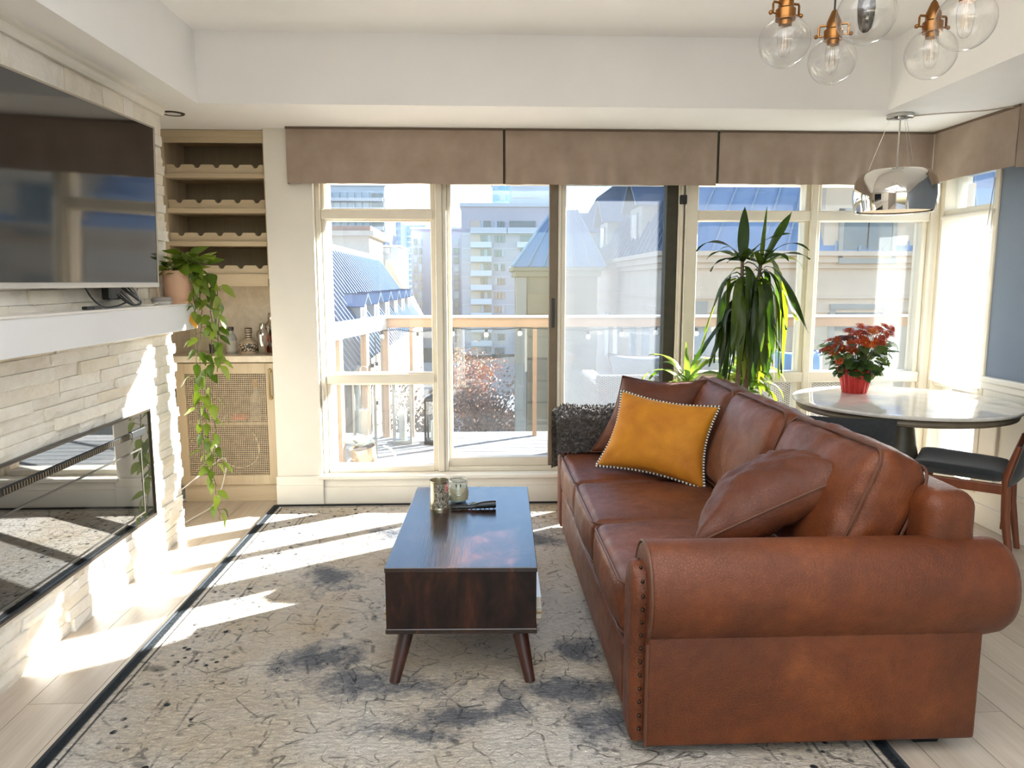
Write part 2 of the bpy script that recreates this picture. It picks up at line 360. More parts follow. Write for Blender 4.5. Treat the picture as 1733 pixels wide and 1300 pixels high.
def stone_piece(L, h, dep):
    """rough split face slab: face towards +x, local origin at its back lower near corner"""
    b = MB(); nu, nv = 4, 2; r = rnd
    g = [[None]*(nv+1) for _ in range(nu+1)]
    tilt = r.uniform(-0.004, 0.004)
    for i in range(nu+1):
        for j in range(nv+1):
            d = dep + r.uniform(-0.0035, 0.0035) + tilt*(i/nu-0.5)*2
            if i in (0, nu) or j in (0, nv): d -= r.uniform(0.001, 0.003)
            g[i][j] = b.bm.verts.new((d, L*i/nu, h*j/nv))
    for i in range(nu):
        for j in range(nv): b.bm.faces.new((g[i][j], g[i+1][j], g[i+1][j+1], g[i][j+1]))
    edge = [g[i][0] for i in range(nu+1)]+[g[nu][j] for j in range(1, nv+1)]+[g[i][nv] for i in range(nu-1, -1, -1)]+[g[0][j] for j in range(nv-1, 0, -1)]
    back = [b.bm.verts.new((0, v.co.y, v.co.z)) for v in edge]; n = len(edge)
    for i in range(n): b.bm.faces.new((edge[i], back[i], back[(i+1) % n], edge[(i+1) % n]))
    return b.mesh('stone')
WEND = 4.085; XB = -1.70
FPY0, FPY1, FPZ0, FPZ1 = 2.05, 3.715, 0.235, 0.782
rowh = 0.0485
def lay(y0, y1, z, h):
    y = y1 + rnd.uniform(-0.008, 0.008)
    while y > y0+0.02:
        L = rnd.choice((0.10, 0.20, 0.28, 0.34, 0.40, 0.44)) * rnd.uniform(0.9, 1.1)
        if y-L < y0+0.06: L = y-y0
        me = stone_piece(L-0.0015, h-0.0015, 0.05+rnd.choice((-0.006, -0.002, 0.0, 0.003, 0.009))+rnd.uniform(-0.002, 0.002))
        inst('stone', me, MS, wl_, Matrix.Translation((XB, y-L, z)))
        y -= L
z = 0.0
while z < 2.25:
    h = rowh*rnd.choice((0.9, 1.0, 1.0, 1.1))
    if z+h > 2.20: h = 2.258-z
    for edge in (FPZ0+0.002, FPZ1-0.002):
        if z < edge-0.012 and z+h > edge-0.012: h = edge-z
    ztop = z+h
    if ztop > FPZ0+0.01 and z < FPZ1-0.01:
        lay(FPY1+0.004, WEND, z, h)
        if ztop > FPZ1: pass
    elif z > 1.165 and ztop < 1.285: lay(4.0, WEND, z, h)
    elif z > 1.40 and ztop < 2.09: lay(3.45, WEND, z, h)
    else: lay(2.30, WEND, z, h)
    z = ztop
_st = MB(); _st.box(XB, -1.655, 0.3, 2.3, 0.0, 2.255); _o = _st.build('stone_rear_run', MS, wl_)
# --- linear electric fireplace
fp = thing('electric_fireplace', 'long black glass electric fireplace set flush into white ledger stone', 'fireplace', (-1.65, 2.88, 0.5))
MFG = NT('fireplace_glass'); MFG.set(Base_Color=srgb(14, 13, 11), Roughness=0.02); MFG.p.inputs['Specular IOR Level'].default_value = 1.0; MFG.p.inputs['IOR'].default_value = 1.85; MFG = MFG.m
def rel(o, p): o.parent = p; o.location = o.location - p.location; return o
def at_thing(b, name, mat, p, smooth=False, angle=0.7):
    """mesh built in world coordinates, made a part of p"""
    inv = (Matrix.Translation(p.location) @ p.rotation_euler.to_matrix().to_4x4()).inverted()
    bmesh.ops.transform(b.bm, matrix=inv, verts=b.bm.verts[:]); return b.build(name, mat, p, smooth, angle=angle)
b = MB(); b.box(-1.699, -1.655, 1.9, FPY1-0.002, FPZ0+0.004, FPZ1-0.002); at_thing(b, 'firebox', M['black'], fp)
b = MB(); b.box(-1.655, -1.642, 1.9, FPY1-0.004, FPZ0+0.008, FPZ1-0.004, bevel=0.002); at_thing(b, 'glass_front', MFG, fp)
b = MB(); b.box(-1.643, -1.636, 1.9, 3.625, 0.672, 0.700, bevel=0.002); at_thing(b, 'vent_grille', plain('vent_black', (24, 22, 20), 0.5, 0.3), fp)
v_ = MB()
for i in range(60):
    y = 2.55+i*0.0165
    v_.box(-1.637, -1.634, y, y+0.006, 0.676, 0.696)
at_thing(v_, 'vent_slots', plain('vent_bronze', (112, 98, 78), 0.35, 0.8), fp)['kind'] = 'stuff'
b = MB(); b.box(-1.642, -1.632, 3.50, 3.64, 0.668, 0.704, bevel=0.003); at_thing(b, 'control_window', M['black'], fp)
b = MB()
for bx in ((1.9, FPY1, FPZ1-0.012, FPZ1), (1.9, FPY1, FPZ0, FPZ0+0.014), (FPY1-0.010, FPY1, FPZ0, FPZ1)): b.box(-1.66, -1.634, bx[0], bx[1], bx[2], bx[3], bevel=0.002)
at_thing(b, 'trim_frame', plain('fireplace_trim', (70, 62, 52), 0.3, 0.7), fp)
# inner hearth edge seen through the glass
b = MB(); b.box(-1.6415, -1.640, 1.9, 3.60, 0.60, 0.608); b.box(-1.6415, -1.640, 3.592, 3.60, 0.29, 0.60); b.box(-1.6415, -1.640, 1.9, 3.60, 0.285, 0.292)
at_thing(b, 'inner_frame_line', plain('inner_line', (58, 54, 46), 0.4), fp)
# --- mantel
mt = thing('mantel_shelf', 'long white box mantel shelf on the stone wall under the television', 'mantel', (-1.6, 3.0, 1.155))
b = MB(); b.box(-1.66, -1.515, 0.6, 4.075, 1.155, 1.288, bevel=0.004); at_thing(b, 'shelf_box', plain('mantel_white', (226, 226, 228), 0.35, var=0.015, scale=3), mt)
b = MB(); b.box(-1.66, -1.51, 0.6, 4.08, 1.283, 1.292, bevel=0.002); at_thing(b, 'shelf_top', plain('mantel_top', (222, 218, 212), 0.22, var=0.015), mt)
# --- television (swung a few degrees off the wall)
tv = thing('television', 'large black flat screen television with silver bezel above the mantel', 'television', (-1.528, 3.645, 1.378), math.radians(-3.9))
tv.rotation_euler.y = math.radians(2.0)
TVW, TVH = 1.38, 0.735
ts = NT('tv_screen'); ts.set(Base_Color=srgb(8, 8, 9), Roughness=0.06); ts.p.inputs['IOR'].default_value = 1.72; ts.p.inputs['Specular IOR Level'].default_value = 0.8
b = MB(); b.box(-0.006, 0.0, -TVW+0.010, -0.010, 0.022, TVH-0.008); b.build('screen', ts.m, tv)
bz = MB(); bz.box(-0.03, 0.004, -TVW, 0.0, 0.0, 0.022, bevel=0.002); bz.build('lower_bezel', plain('tv_silver', (196, 192, 186), 0.3, 0.6, var=0.03), tv, False)
b = MB(); b.box(-0.03, 0.003, -TVW, 0.0, TVH-0.008, TVH, bevel=0.002); b.box(-0.03, 0.003, -0.010, 0.0, 0.022, TVH-0.008, bevel=0.001); b.box(-0.03, 0.003, -TVW, -TVW+0.01, 0.022, TVH-0.008); b.build('side_bezel', plain('tv_champagne', (168, 156, 142), 0.35, 0.5, var=0.03), tv)
b = MB(); b.box(-0.05, -0.006, -TVW+0.02, -0.02, 0.03, TVH-0.02, bevel=0.004); b.build('back_shell', M['black'], tv)
b = MB(); b.box(-0.085, -0.05, -0.95, -0.55, 0.25, 0.5); b.build('wall_bracket', M['black'], tv)
# --- cables, power adapter and puck on the mantel
def cable(name, pts, r, mat, label, group=None, cat='cable', seg=6):
    b = MB(); P = [V(p) for p in pts]; out = []
    for i in range(len(P)-1):
        p0 = P[max(i-1, 0)]; p1 = P[i]; p2 = P[i+1]; p3 = P[min(i+2, len(P)-1)]
        for k in range(8):
            t = k/8; out.append(0.5*((2*p1)+(p2-p0)*t+(2*p0-5*p1+4*p2-p3)*t*t+(3*p1-p0-3*p2+p3)*t**3))
    out.append(P[-1]); b.tube(out, r, seg)
    o = b.build(name, mat, None, True)
    return tag(o, label, cat, group) if label else o
MCB = plain('cable_black', (26, 25, 25), 0.5); MCW = plain('cable_white', (226, 220, 208), 0.5)
def along(u, t=0): return u
ca = thing('cable_coil', 'tangle of black and grey cables hanging below the television onto the mantel', 'cables', (-1.57, 3.42, 1.293))
for k in range(9):
    a = rnd.uniform(-0.05, 0.05); c = rnd.uniform(0.02, 0.07)
    pts = [(-1.60, 3.36+a, 1.40), (-1.575, 3.37+a+c*0.3, 1.345), (-1.56, 3.43+a*0.4+c*0.5, 1.30), (-1.555, 3.47+c*0.6, 1.312), (-1.57, 3.45+a, 1.36), (-1.60, 3.42+a, 1.405)]
    o = cable('cable_loop', pts, 0.0035, MCB if k % 3 else plain('cable_grey', (150, 144, 138), 0.5), None)
    bmesh_inv = Matrix.Translation(-ca.location); o.data.transform(bmesh_inv); o.parent = ca
b = MB(); b.box(-1.615, -1.575, 3.27, 3.37, 1.325, 1.392, bevel=0.008); at_thing(b, 'power_brick', M['black'], ca)
cable('adapter_cable', [(-1.585, 3.07, 1.40), (-1.58, 3.12, 1.34), (-1.575, 3.20, 1.299), (-1.57, 3.30, 1.298), (-1.575, 3.40, 1.310)], 0.0035, MCB, 'thin black cable drooping from the screen to the coil on the mantel')
ad = thing('media_adapter', 'small flat black adapter stick lying on the white mantel', 'adapter', (-1.565, 3.09, 1.292), math.radians(4))
b = MB(); b.box(-0.012, 0.012, -0.065, -0.012, 0, 0.013, bevel=0.003); b.build('plug', M['black'], ad)
b = MB(); b.box(-0.015, 0.015, -0.012, 0.065, 0, 0.012, bevel=0.003); b.build('stick_body', plain('adapter_grey', (66, 64, 62), 0.4), ad)
pk = thing('speaker_puck', 'round grey fabric speaker puck on the mantel beside the peach plant pot', 'speaker', (-1.565, 3.76, 1.292))
MB().lathe([(0, 0), (0.036, 0), (0.044, 0.008), (0.046, 0.015)], 28).build('base', plain('puck_base', (206, 200, 192), 0.5), pk, True)
MB().lathe([(0.046, 0.015), (0.049, 0.021), (0.046, 0.030), (0.036, 0.036), (0.0, 0.038)], 28).build('fabric_top', plain('puck_fabric', (158, 152, 146), 0.9, bump=0.5, bscale=400), pk, True)
cable('puck_cable', [(-1.565, 3.712, 1.299), (-1.56, 3.66, 1.297), (-1.545, 3.60, 1.2955), (-1.56, 3.54, 1.2955), (-1.575, 3.47, 1.305)], 0.003, MCW, 'pale thin cable running from the grey puck along the mantel')
st = thing('plant_stick', 'thin pale stick with an orange tip leaning on the peach plant pot', 'stick', (-1.62, 3.855, 1.292))
MB().tube([(0, 0, 0.002), (0.003, 0.002, 0.02)], 0.006, 8).build('orange_tip', plain('stick_orange', (230, 120, 60), 0.5), st, True)
MB().tube([(0.003, 0.002, 0.02), (-0.016, 0.0, 0.2)], 0.0055, 8).build('shaft', plain('stick_wood', (214, 190, 160), 0.6), st, True)
# ================================================================== NICHE: WINE RACK, COUNTER, CABINET
MO = wood('light_oak', (176, 156, 126), (206, 188, 158), axis=0, scale=1.0, rough=0.5, bump=0.06)
MOV = wood('light_oak_upright', (172, 152, 122), (204, 186, 156), axis=2, scale=1.0, rough=0.5, bump=0.06)
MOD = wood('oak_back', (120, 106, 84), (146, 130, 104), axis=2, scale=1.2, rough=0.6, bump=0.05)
RX0, RX1, RY = -1.925, -1.291, 4.715
wr = thing('wine_rack', 'tall built-in oak wine rack with scalloped bottle rails above the counter', 'rack', (-1.608, 4.9, 1.5))
def rk(name, mat, *boxes):
    b = MB()
    for x in boxes: b.box(*x, bevel=0.0015, seg=1)
    return at_thing(b, name, mat, wr)
rk('side_panel', MOV, (RX0, RX0+0.03, RY, 5.05, 1.42, 2.308)); rk('side_panel', MOV, (RX1-0.018, RX1, RY, 5.05, 1.42, 2.308))
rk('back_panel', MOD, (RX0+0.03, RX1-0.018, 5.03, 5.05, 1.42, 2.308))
rk('top_panel', MO, (RX0, RX1, RY-0.006, 5.03, 2.265, 2.308), (RX0+0.03, RX1-0.018, RY, RY+0.02, 2.235, 2.266))
shelf_z = [2.056, 1.848, 1.650, 1.452]
for i, zt in enumerate(shelf_z):
    th = 0.028 if i < 3 else 0.075
    rk('shelf', MO, (RX0+0.03, RX1-0.018, RY, 5.03, zt-th, zt))
    # scalloped rail
    x0, x1 = RX0+0.032, RX1-0.02; zb, zr = zt, zt+0.052; poly = [(x0, zb), (x1, zb), (x1, zr)]
    n = 5; pitch = (x1-x0)/n; 
    for k in range(n-1, -1, -1):
        cx = x0+pitch*(k+0.58); r = 0.017
        poly += [(cx+r+0.008, zr), (cx+r+0.001, zr-0.006)]
        for a in range(0, 9):
            an = a/8*PI; poly.append((cx+r*math.cos(an), zr-0.008-r*0.75*math.sin(an)))
        poly += [(cx-r-0.001, zr-0.006), (cx-r-0.008, zr)]
    poly.append((x0, zr))
    at_thing(MB().prism(poly, RY+0.012, RY+0.030, 'xz'), 'bottle_rail', MO, wr)
    # second rail at the back
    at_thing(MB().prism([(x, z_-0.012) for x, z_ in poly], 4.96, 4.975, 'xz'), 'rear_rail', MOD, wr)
bs = NT('beige_marble'); v = bs.coord('Object'); n1 = bs.noise(v, 5, 8, 0.65, 1.2); n2 = bs.noise(v, 22, 5, 0.7)
bs.set(Base_Color=bs.mix(bs.ramp(n2, [(0.35, K4), (0.75, (0.6, 0.6, 0.6, 1))]), bs.ramp(n1, [(0.3, srgb(200, 184, 158)), (0.5, srgb(218, 205, 182)), (0.7, srgb(230, 221, 205))]), srgb(186, 170, 144)), Roughness=0.3)
tag(MB().box(-1.93, -1.285, 5.035, 5.058, 0.945, 1.40).build('stone_backsplash', bs.m), 'beige marble backsplash slab behind the bottles under the wine rack', 'backsplash')
tag(MB().box(-1.932, -1.925, 4.72, 5.03, 0.945, 1.40).build('side_splash', bs.m), 'narrow beige side splash at the left end of the bottle counter', 'backsplash')
tag(MB().box(-1.925, -1.275, 4.69, 5.034, 0.905, 0.945, bevel=0.003).build('countertop', bs.m), 'polished beige stone counter carrying the bottles', 'countertop')
cb = thing('base_cabinet', 'pale oak base cabinet with woven cane mesh door under the counter', 'cabinet', (-1.6, 4.85, 0.0))
def cbp(name, mat, *boxes, bev=0.0015):
    b = MB()
    for x in boxes: b.box(*x, bevel=bev, seg=1)
    return at_thing(b, name, mat, cb)
cbp('carcass', MOV, (-1.918, -1.90, 4.74, 5.04, 0.10, 0.903), (-1.305, -1.288, 4.74, 5.04, 0.10, 0.903), (-1.90, -1.305, 4.74, 5.02, 0.10, 0.118), (-1.90, -1.305, 4.74, 5.02, 0.88, 0.903))
cbp('back_board', plain('cabinet_back_shaded', (92, 78, 60), 0.7), (-1.90, -1.305, 5.02, 5.04, 0.10, 0.903)); cbp('toe_kick', MO, (-1.90, -1.288, 4.735, 4.76, 0.0, 0.112)); cbp('shelf', MO, (-1.90, -1.305, 4.76, 5.02, 0.492, 0.512))  # shade inside the cabinet is put into the back board's darker colour
DX0, DX1, DZ0, DZ1 = -1.905, -1.290, 0.118, 0.898
door = cbp('door', MOV, (DX0, DX0+0.058, 4.70, 4.735, DZ0, DZ1), (DX1-0.058, DX1, 4.70, 4.735, DZ0, DZ1), (DX0+0.058, DX1-0.058, 4.70, 4.735, DZ1-0.066, DZ1), (DX0+0.058, DX1-0.058, 4.70, 4.735, DZ0, DZ0+0.062), bev=0.002)
mw = MB(); x0, x1, z0, z1 = DX0+0.058, DX1-0.058, DZ0+0.062, DZ1-0.066
nx, nz = 42, 52
for i in range(nx+1):
    x = x0+(x1-x0)*i/nx; mw.box(x-0.0018, x+0.0018, 4.712, 4.7145, z0, z1)
for j in range(nz+1):
    zz = z0+(z1-z0)*j/nz; mw.box(x0, x1, 4.7150, 4.7175, zz-0.0022, zz+0.0022)
me = mw; ob = at_thing(mw, 'cane_mesh', plain('cane', (198, 180, 152), 0.6, var=0.1, scale=30), cb); ob['kind'] = 'stuff'
hd = MB(); hx = -1.318
hd.tube([(hx, 4.70, 0.852), (hx, 4.682, 0.850), (hx, 4.676, 0.83), (hx, 4.676, 0.70), (hx, 4.682, 0.682), (hx, 4.70, 0.680)], 0.006, 8)
for zz in (0.852, 0.680): hd.sphere((hx, 4.698, zz), 0.012, 10, 8, (1, 0.5, 1.2))
o = at_thing(hd, 'handle', plain('brass_antique', (176, 150, 104), 0.3, 0.9), cb, True); o.parent = door if False else cb
# things in the cabinet
def bottle(name, label, cat, loc, prof, mat, group=None, parts=()):
    t = thing(name, label, cat, loc, 0, group)
    MB().lathe(prof, 28).build('body', mat, t, True)
    for pn, pp, pm in parts: MB().lathe(pp, 28).build(pn, pm, t, True)
    return t
clear = NT('clear_glass'); clear.set(Base_Color=(1, 1, 1, 1), Roughness=0.02); clear.p.inputs['Transmission Weight'].default_value = 1.0; clear.p.inputs['IOR'].default_value = 1.45; CLEAR = clear.m
amber = NT('amber_glass'); amber.set(Base_Color=srgb(120, 78, 30), Roughness=0.05); amber.p.inputs['Transmission Weight'].default_value = 0.7; AMBER = amber.m
bottle('spirit_bottle', 'yellow-capped bottle on the upper shelf behind the cabinet mesh', 'bottle', (-1.46, 4.86, 0.512), [(0, 0), (0.034, 0), (0.036, 0.01), (0.036, 0.15), (0.014, 0.19), (0.014, 0.215), (0, 0.215)], plain('bottle_pale', (196, 186, 166), 0.25), None,
       (('cap', [(0.016, 0.213), (0.017, 0.216), (0.017, 0.262), (0, 0.264)], plain('cap_yellow', (226, 158, 40), 0.4)), ('label', [(0.0362, 0.03), (0.0368, 0.03), (0.0368, 0.12), (0.0362, 0.12)], plain('label_grey', (150, 146, 140), 0.6))))
rd = thing('metal_rod', 'slim silver rod standing in the cabinet beside the yellow-capped bottle', 'rod', (-1.405, 4.84, 0.512))
MB().tube([(0, 0, 0), (0.004, 0, 0.30)], 0.005, 8).build('shaft', M['steel'], rd, True); MB().sphere((0.004, 0, 0.302), 0.008, 10, 8).build('end_ball', M['steel'], rd, True)
rt = thing('red_tin', 'flat red tin on the upper shelf inside the cabinet', 'tin', (-1.57, 4.87, 0.512))
MB().box(-0.05, 0.05, -0.03, 0.03, 0, 0.028, bevel=0.004).build('box', plain('tin_red', (226, 56, 40), 0.4), rt); MB().box(-0.052, 0.052, -0.032, 0.032, 0.028, 0.036, bevel=0.003).build('lid', plain('tin_red_lid', (206, 44, 34), 0.4), rt)
bottle('dark_bowl', 'large dark grey bowl on the cabinet floor behind the mesh', 'bowl', (-1.50, 4.88, 0.118), [(0, 0), (0.06, 0), (0.11, 0.06), (0.135, 0.16), (0.13, 0.23), (0.125, 0.232), (0.125, 0.17), (0.1, 0.06), (0, 0.02)], plain('bowl_dark', (58, 60, 62), 0.4), None, (('foot', [(0.0, 0.0), (0.065, 0.0), (0.065, 0.008), (0.0, 0.008)], M['black']),))
# things on the counter
CZ = 0.945
dec = plain('ceramic_beige', (206, 186, 158), 0.4, var=0.05)
pt = NT('ceramic_pattern'); v = pt.coord('Object', (1, 1, 1)); vo = pt.node('ShaderNodeTexVoronoi', i_Scale=70.0); pt.link(v, vo.inputs['Vector'])
pt.set(Base_Color=pt.ramp(vo.outputs['Distance'], [(0.40, srgb(206, 186, 158)), (0.55, srgb(60, 50, 40))]), Roughness=0.4)
t = bottle('ceramic_decanter', 'squat patterned ceramic bottle with striped neck on the counter', 'bottle', (-1.495, 4.88, CZ), [(0, 0), (0.05, 0), (0.06, 0.015), (0.062, 0.045), (0.058, 0.068), (0.03, 0.086), (0.019, 0.092), (0.018, 0.15)], dec, None,
       (('patterned_band', [(0.0605, 0.014), (0.0632, 0.03), (0.0632, 0.05), (0.0595, 0.067)], pt.m), ('stopper', [(0.0185, 0.128), (0.022, 0.130), (0.023, 0.160), (0.018, 0.165), (0, 0.166)], plain('stopper_stripe', (96, 84, 70), 0.5))))
for zz in (0.100, 0.114): MB().lathe([(0.0188, zz), (0.0196, zz), (0.0196, zz+0.006), (0.0188, zz+0.006)], 20).build('neck_ring', M['black'], t, True)
for zz in (0.138, 0.15): MB().lathe([(0.0226, zz), (0.0236, zz), (0.0236, zz+0.005), (0.0226, zz+0.005)], 20).build('stopper_ring', dec, t, True)
bottle('labelled_bottle', 'clear glass bottle with grey label left of the patterned ceramic bottle', 'bottle', (-1.60, 4.86, CZ), [(0, 0), (0.03, 0), (0.033, 0.006), (0.033, 0.10), (0.026, 0.122), (0.016, 0.13), (0.015, 0.15)], plain('bottle_glass_grey', (170, 168, 160), 0.1), None,
       (('cap', [(0.016, 0.148), (0.018, 0.150), (0.018, 0.172), (0, 0.174)], plain('cap_dark', (70, 66, 60), 0.4)), ('label', [(0.0333, 0.015), (0.0338, 0.015), (0.0338, 0.085), (0.0333, 0.085)], plain('label_cream', (190, 184, 172), 0.7))))
bottle('tin_cup', 'small dark cup half hidden by pothos leaves on the counter', 'cup', (-1.72, 4.88, CZ), [(0, 0), (0.026, 0), (0.03, 0.06), (0.028, 0.06), (0.025, 0.004), (0, 0.004)], plain('cup_dark', (70, 62, 54), 0.4), None, (('rim', [(0.0295, 0.059), (0.031, 0.06), (0.0295, 0.063), (0.0285, 0.06)], M['steel']),))
chrome = plain('chrome', (214, 210, 204), 0.08, 1.0, var=0.02)
def shaker(loc, s, label):
    t = thing('cocktail_shaker', label, 'shaker', loc, 0, 'cocktail shakers')
    f = lambda p: [(r*s, z_*s) for r, z_ in p]
    MB().lathe(f([(0, 0), (0.028, 0), (0.030, 0.004), (0.040, 0.125), (0.041, 0.13)]), 32).build('cup', chrome, t, True)
    MB().lathe(f([(0.0412, 0.128), (0.0412, 0.134), (0.036, 0.152), (0.022, 0.166), (0.0205, 0.172)]), 32).build('strainer_lid', chrome, t, True)
    MB().lathe(f([(0.0212, 0.170), (0.022, 0.172), (0.021, 0.202), (0.016, 0.209), (0, 0.211)]), 32).build('cap', chrome, t, True)
shaker((-1.388, 4.82, CZ), 0.95, 'shiny steel cocktail shaker in front, between ceramic bottle and red can')
shaker((-1.358, 4.94, CZ), 1.25, 'taller dark steel cocktail shaker standing behind the front one')
jg = thing('glass_wedge', 'slanted clear glass jug beside the steel cocktail shaker', 'jug', (-1.418, 4.955, CZ))
MB().lathe([(0, 0), (0.016, 0), (0.017, 0.004), (0.027, 0.15), (0.025, 0.15), (0.015, 0.008), (0, 0.006)], 24).build('body', CLEAR, jg, True)
MB().tube([(-0.022, 0, 0.12), (-0.034, 0.01, 0.11), (-0.034, 0.01, 0.06), (-0.018, 0, 0.05)], 0.004, 8).build('handle', CLEAR, jg, True)
bottle('red_can', 'red drink can with white marks at the right end of the counter', 'can', (-1.315, 4.86, CZ), [(0, 0), (0.028, 0), (0.033, 0.008), (0.033, 0.112), (0.027, 0.122), (0.026, 0.12), (0, 0.118)], plain('can_red', (206, 40, 36), 0.3, 0.3), None,
       (('white_band', [(0.0332, 0.045), (0.0336, 0.045), (0.0336, 0.07), (0.0332, 0.07)], plain('can_white', (230, 226, 220), 0.4)), ('rim', [(0.027, 0.121), (0.0285, 0.123), (0.027, 0.126), (0.0255, 0.123)], M['steel'])))
# white cord by the cabinet
cable('floor_cord', [(-1.66, 4.10, 0.26), (-1.62, 4.3, 0.30), (-1.58, 4.55, 0.33), (-1.60, 4.62, 0.22), (-1.63, 4.5, 0.06), (-1.72, 4.35, 0.008), (-1.75, 4.2, 0.006)], 0.0035, MCW, 'white cord looping from the stone wall to the floor by the cabinet', None, 'cord')
cable('thin_vine_cord', [(-1.60, 4.60, 0.30), (-1.52, 4.62, 0.25), (-1.42, 4.62, 0.28), (-1.385, 4.62, 0.36), (-1.40, 4.62, 0.44), (-1.42, 4.62, 0.47)], 0.0024, plain('cord_tan', (196, 180, 152), 0.6), 'pale cord curl hanging in front of the cabinet mesh', None, 'cord')
# recessed lamp in the soffit
dl = thing('recessed_light', 'round recessed downlight with dark ring in the soffit above the rack', 'ceiling light', (-1.66, 4.28, 2.31))
MB().lathe([(0.042, -0.002), (0.046, -0.006), (0.058, -0.005), (0.062, 0.0), (0.058, 0.004)], 36).build('trim_ring', plain('ring_bronze', (66, 56, 46), 0.35, 0.4), dl, True)
MB().lathe([(0, -0.001), (0.042, -0.003), (0.043, 0.002), (0, 0.002)], 36).build('diffuser', plain('diffuser_white', (236, 234, 230), 0.4), dl, True)
# ================================================================== RUG
PATCHES = ((-0.60, -0.42, 0.20, 0.17), (-0.36, -0.62, 0.30, 0.12), (-0.02, -0.78, 0.26, 0.055), (-0.20, -0.88, 0.20, 0.05), (0.34, -0.66, 0.22, 0.10), (0.46, -0.84, 0.18, 0.12), (0.42, -0.36, 0.10, 0.10), (-0.66, 0.35, 0.14, 0.12), (0.3, 0.9, 0.25, 0.15), (-0.4, 1.0, 0.2, 0.12), (0.9, 0.2, 0.2, 0.3))
def rug_mat():
    t = NT('rug_vintage'); v = t.coord('Object')
    sep = t.node('ShaderNodeSeparateXYZ'); t.link(v, sep.inputs[0]); X, Y = sep.outputs[0], sep.outputs[1]
    HX, HY = 1.255, 1.545
    ex = t.math('SUBTRACT', HX, t.math('ABSOLUTE', X)); ey = t.math('SUBTRACT', HY, t.math('ABSOLUTE', Y)); e = t.math('MINIMUM', ex, ey)
    warp = t.noise(v, 3.0, 4, 0.6); ew = t.math('ADD', e, t.math('MULTIPLY', t.math('SUBTRACT', warp, 0.5), 0.01))
    pale, tan, dark, ink = srgb(228, 220, 209), srgb(208, 188, 158), srgb(98, 104, 114), srgb(52, 54, 56)
    big = t.noise(v, 1.15, 3, 0.5, 0.5); mid = t.noise(v, 6, 6, 0.7, 0.3); fine = t.noise(v, 38, 4, 0.75); fib = t.noise(t.coord('Object', (38, 85, 50)), 1.0, 4, 0.75, 0.6)
    ground = t.mix(t.ramp(t.noise(t.coord('Object', (1, 1, 1), (0, 0, 0), (4.2, 1.3, 0)), 1.0, 4, 0.6), [(0.42, K4), (0.66, W4)]), pale, tan)
    dist = None; wv = t.node('ShaderNodeVectorMath', operation='ADD'); t.link(v, wv.inputs[0]); nc = t.node('ShaderNodeTexNoise', i_Scale=3.5, i_Detail=5.0); t.link(v, nc.inputs['Vector']); sub = t.node('ShaderNodeVectorMath', operation='MULTIPLY_ADD'); sub.inputs[1].default_value = (0.34, 0.34, 0); sub.inputs[2].default_value = (-0.17, -0.17, 0); t.link(nc.outputs['Color'], sub.inputs[0]); t.link(sub.outputs[0], wv.inputs[1])
    for px_, py_, rx_, ry_ in PATCHES:      # the worn slate islands of the medallion
        d_ = t.node('ShaderNodeVectorMath', operation='SUBTRACT'); d_.inputs[1].default_value = (px_, py_, 0); t.link(wv.outputs[0], d_.inputs[0]); m_ = t.node('ShaderNodeVectorMath', operation='MULTIPLY'); m_.inputs[1].default_value = (1/rx_, 1/ry_, 0); t.link(d_.outputs[0], m_.inputs[0]); l_ = t.node('ShaderNodeVectorMath', operation='LENGTH'); t.link(m_.outputs[0], l_.inputs[0])
        dist = l_.outputs['Value'] if dist is None else t.math('MINIMUM', dist, l_.outputs['Value'])
    isl = t.math('MULTIPLY', t.math('SUBTRACT', 1.0, dist), 0.16)
    patch = t.math('ADD', t.math('ADD', t.math('MULTIPLY', big, 0.30), t.math('MULTIPLY', mid, 0.42)), t.math('ADD', t.math('MAXIMUM', isl, -0.12), 0.185))
    pm = t.ramp(t.math('ADD', patch, t.math('MULTIPLY', t.math('SUBTRACT', fine, 0.5), 0.26)), [(0.52, K4), (0.66, (0.85, 0.85, 0.85, 1))])
    inside = t.ramp(e, [(0.30, K4), (0.36, W4)])
    col = t.mix(t.math('MULTIPLY', pm, inside), ground, dark)
    # outline ornament: contour bands of a low noise, broken up by wear
    n = t.noise(v, 3.4, 2, 0.5, 0.9); c1 = t.math('ABSOLUTE', t.math('SUBTRACT', t.math('FRACT', t.math('MULTIPLY', n, 9.0)), 0.5))
    line = t.ramp(c1, [(0.015, W4), (0.05, K4)]); wear = t.ramp(t.math('ADD', t.math('MULTIPLY', mid, 0.6), t.math('MULTIPLY', fine, 0.4)), [(0.48, K4), (0.56, W4)])
    col = t.mix(t.math('MULTIPLY', t.math('MULTIPLY', line, wear), 0.6), col, ink)
    vo = t.node('ShaderNodeTexVoronoi', i_Scale=21.0, i_Randomness=0.9); t.link(v, vo.inputs['Vector'])
    dots = t.ramp(vo.outputs['Distance'], [(0.20, W4), (0.27, K4)])
    zone = t.math('MULTIPLY', t.ramp(ew, [(0.075, K4), (0.085, W4)]), t.ramp(ew, [(0.34, W4), (0.40, K4)]))
    spr = t.math('MULTIPLY', dots, t.math('ADD', t.math('MULTIPLY', zone, 0.8), t.math('MULTIPLY', t.ramp(mid, [(0.52, K4), (0.6, W4)]), 0.45)))
    col = t.mix(t.math('MULTIPLY', spr, t.ramp(mid, [(0.38, (0.1,)*3+(1,)), (0.56, W4)])), col, ink)
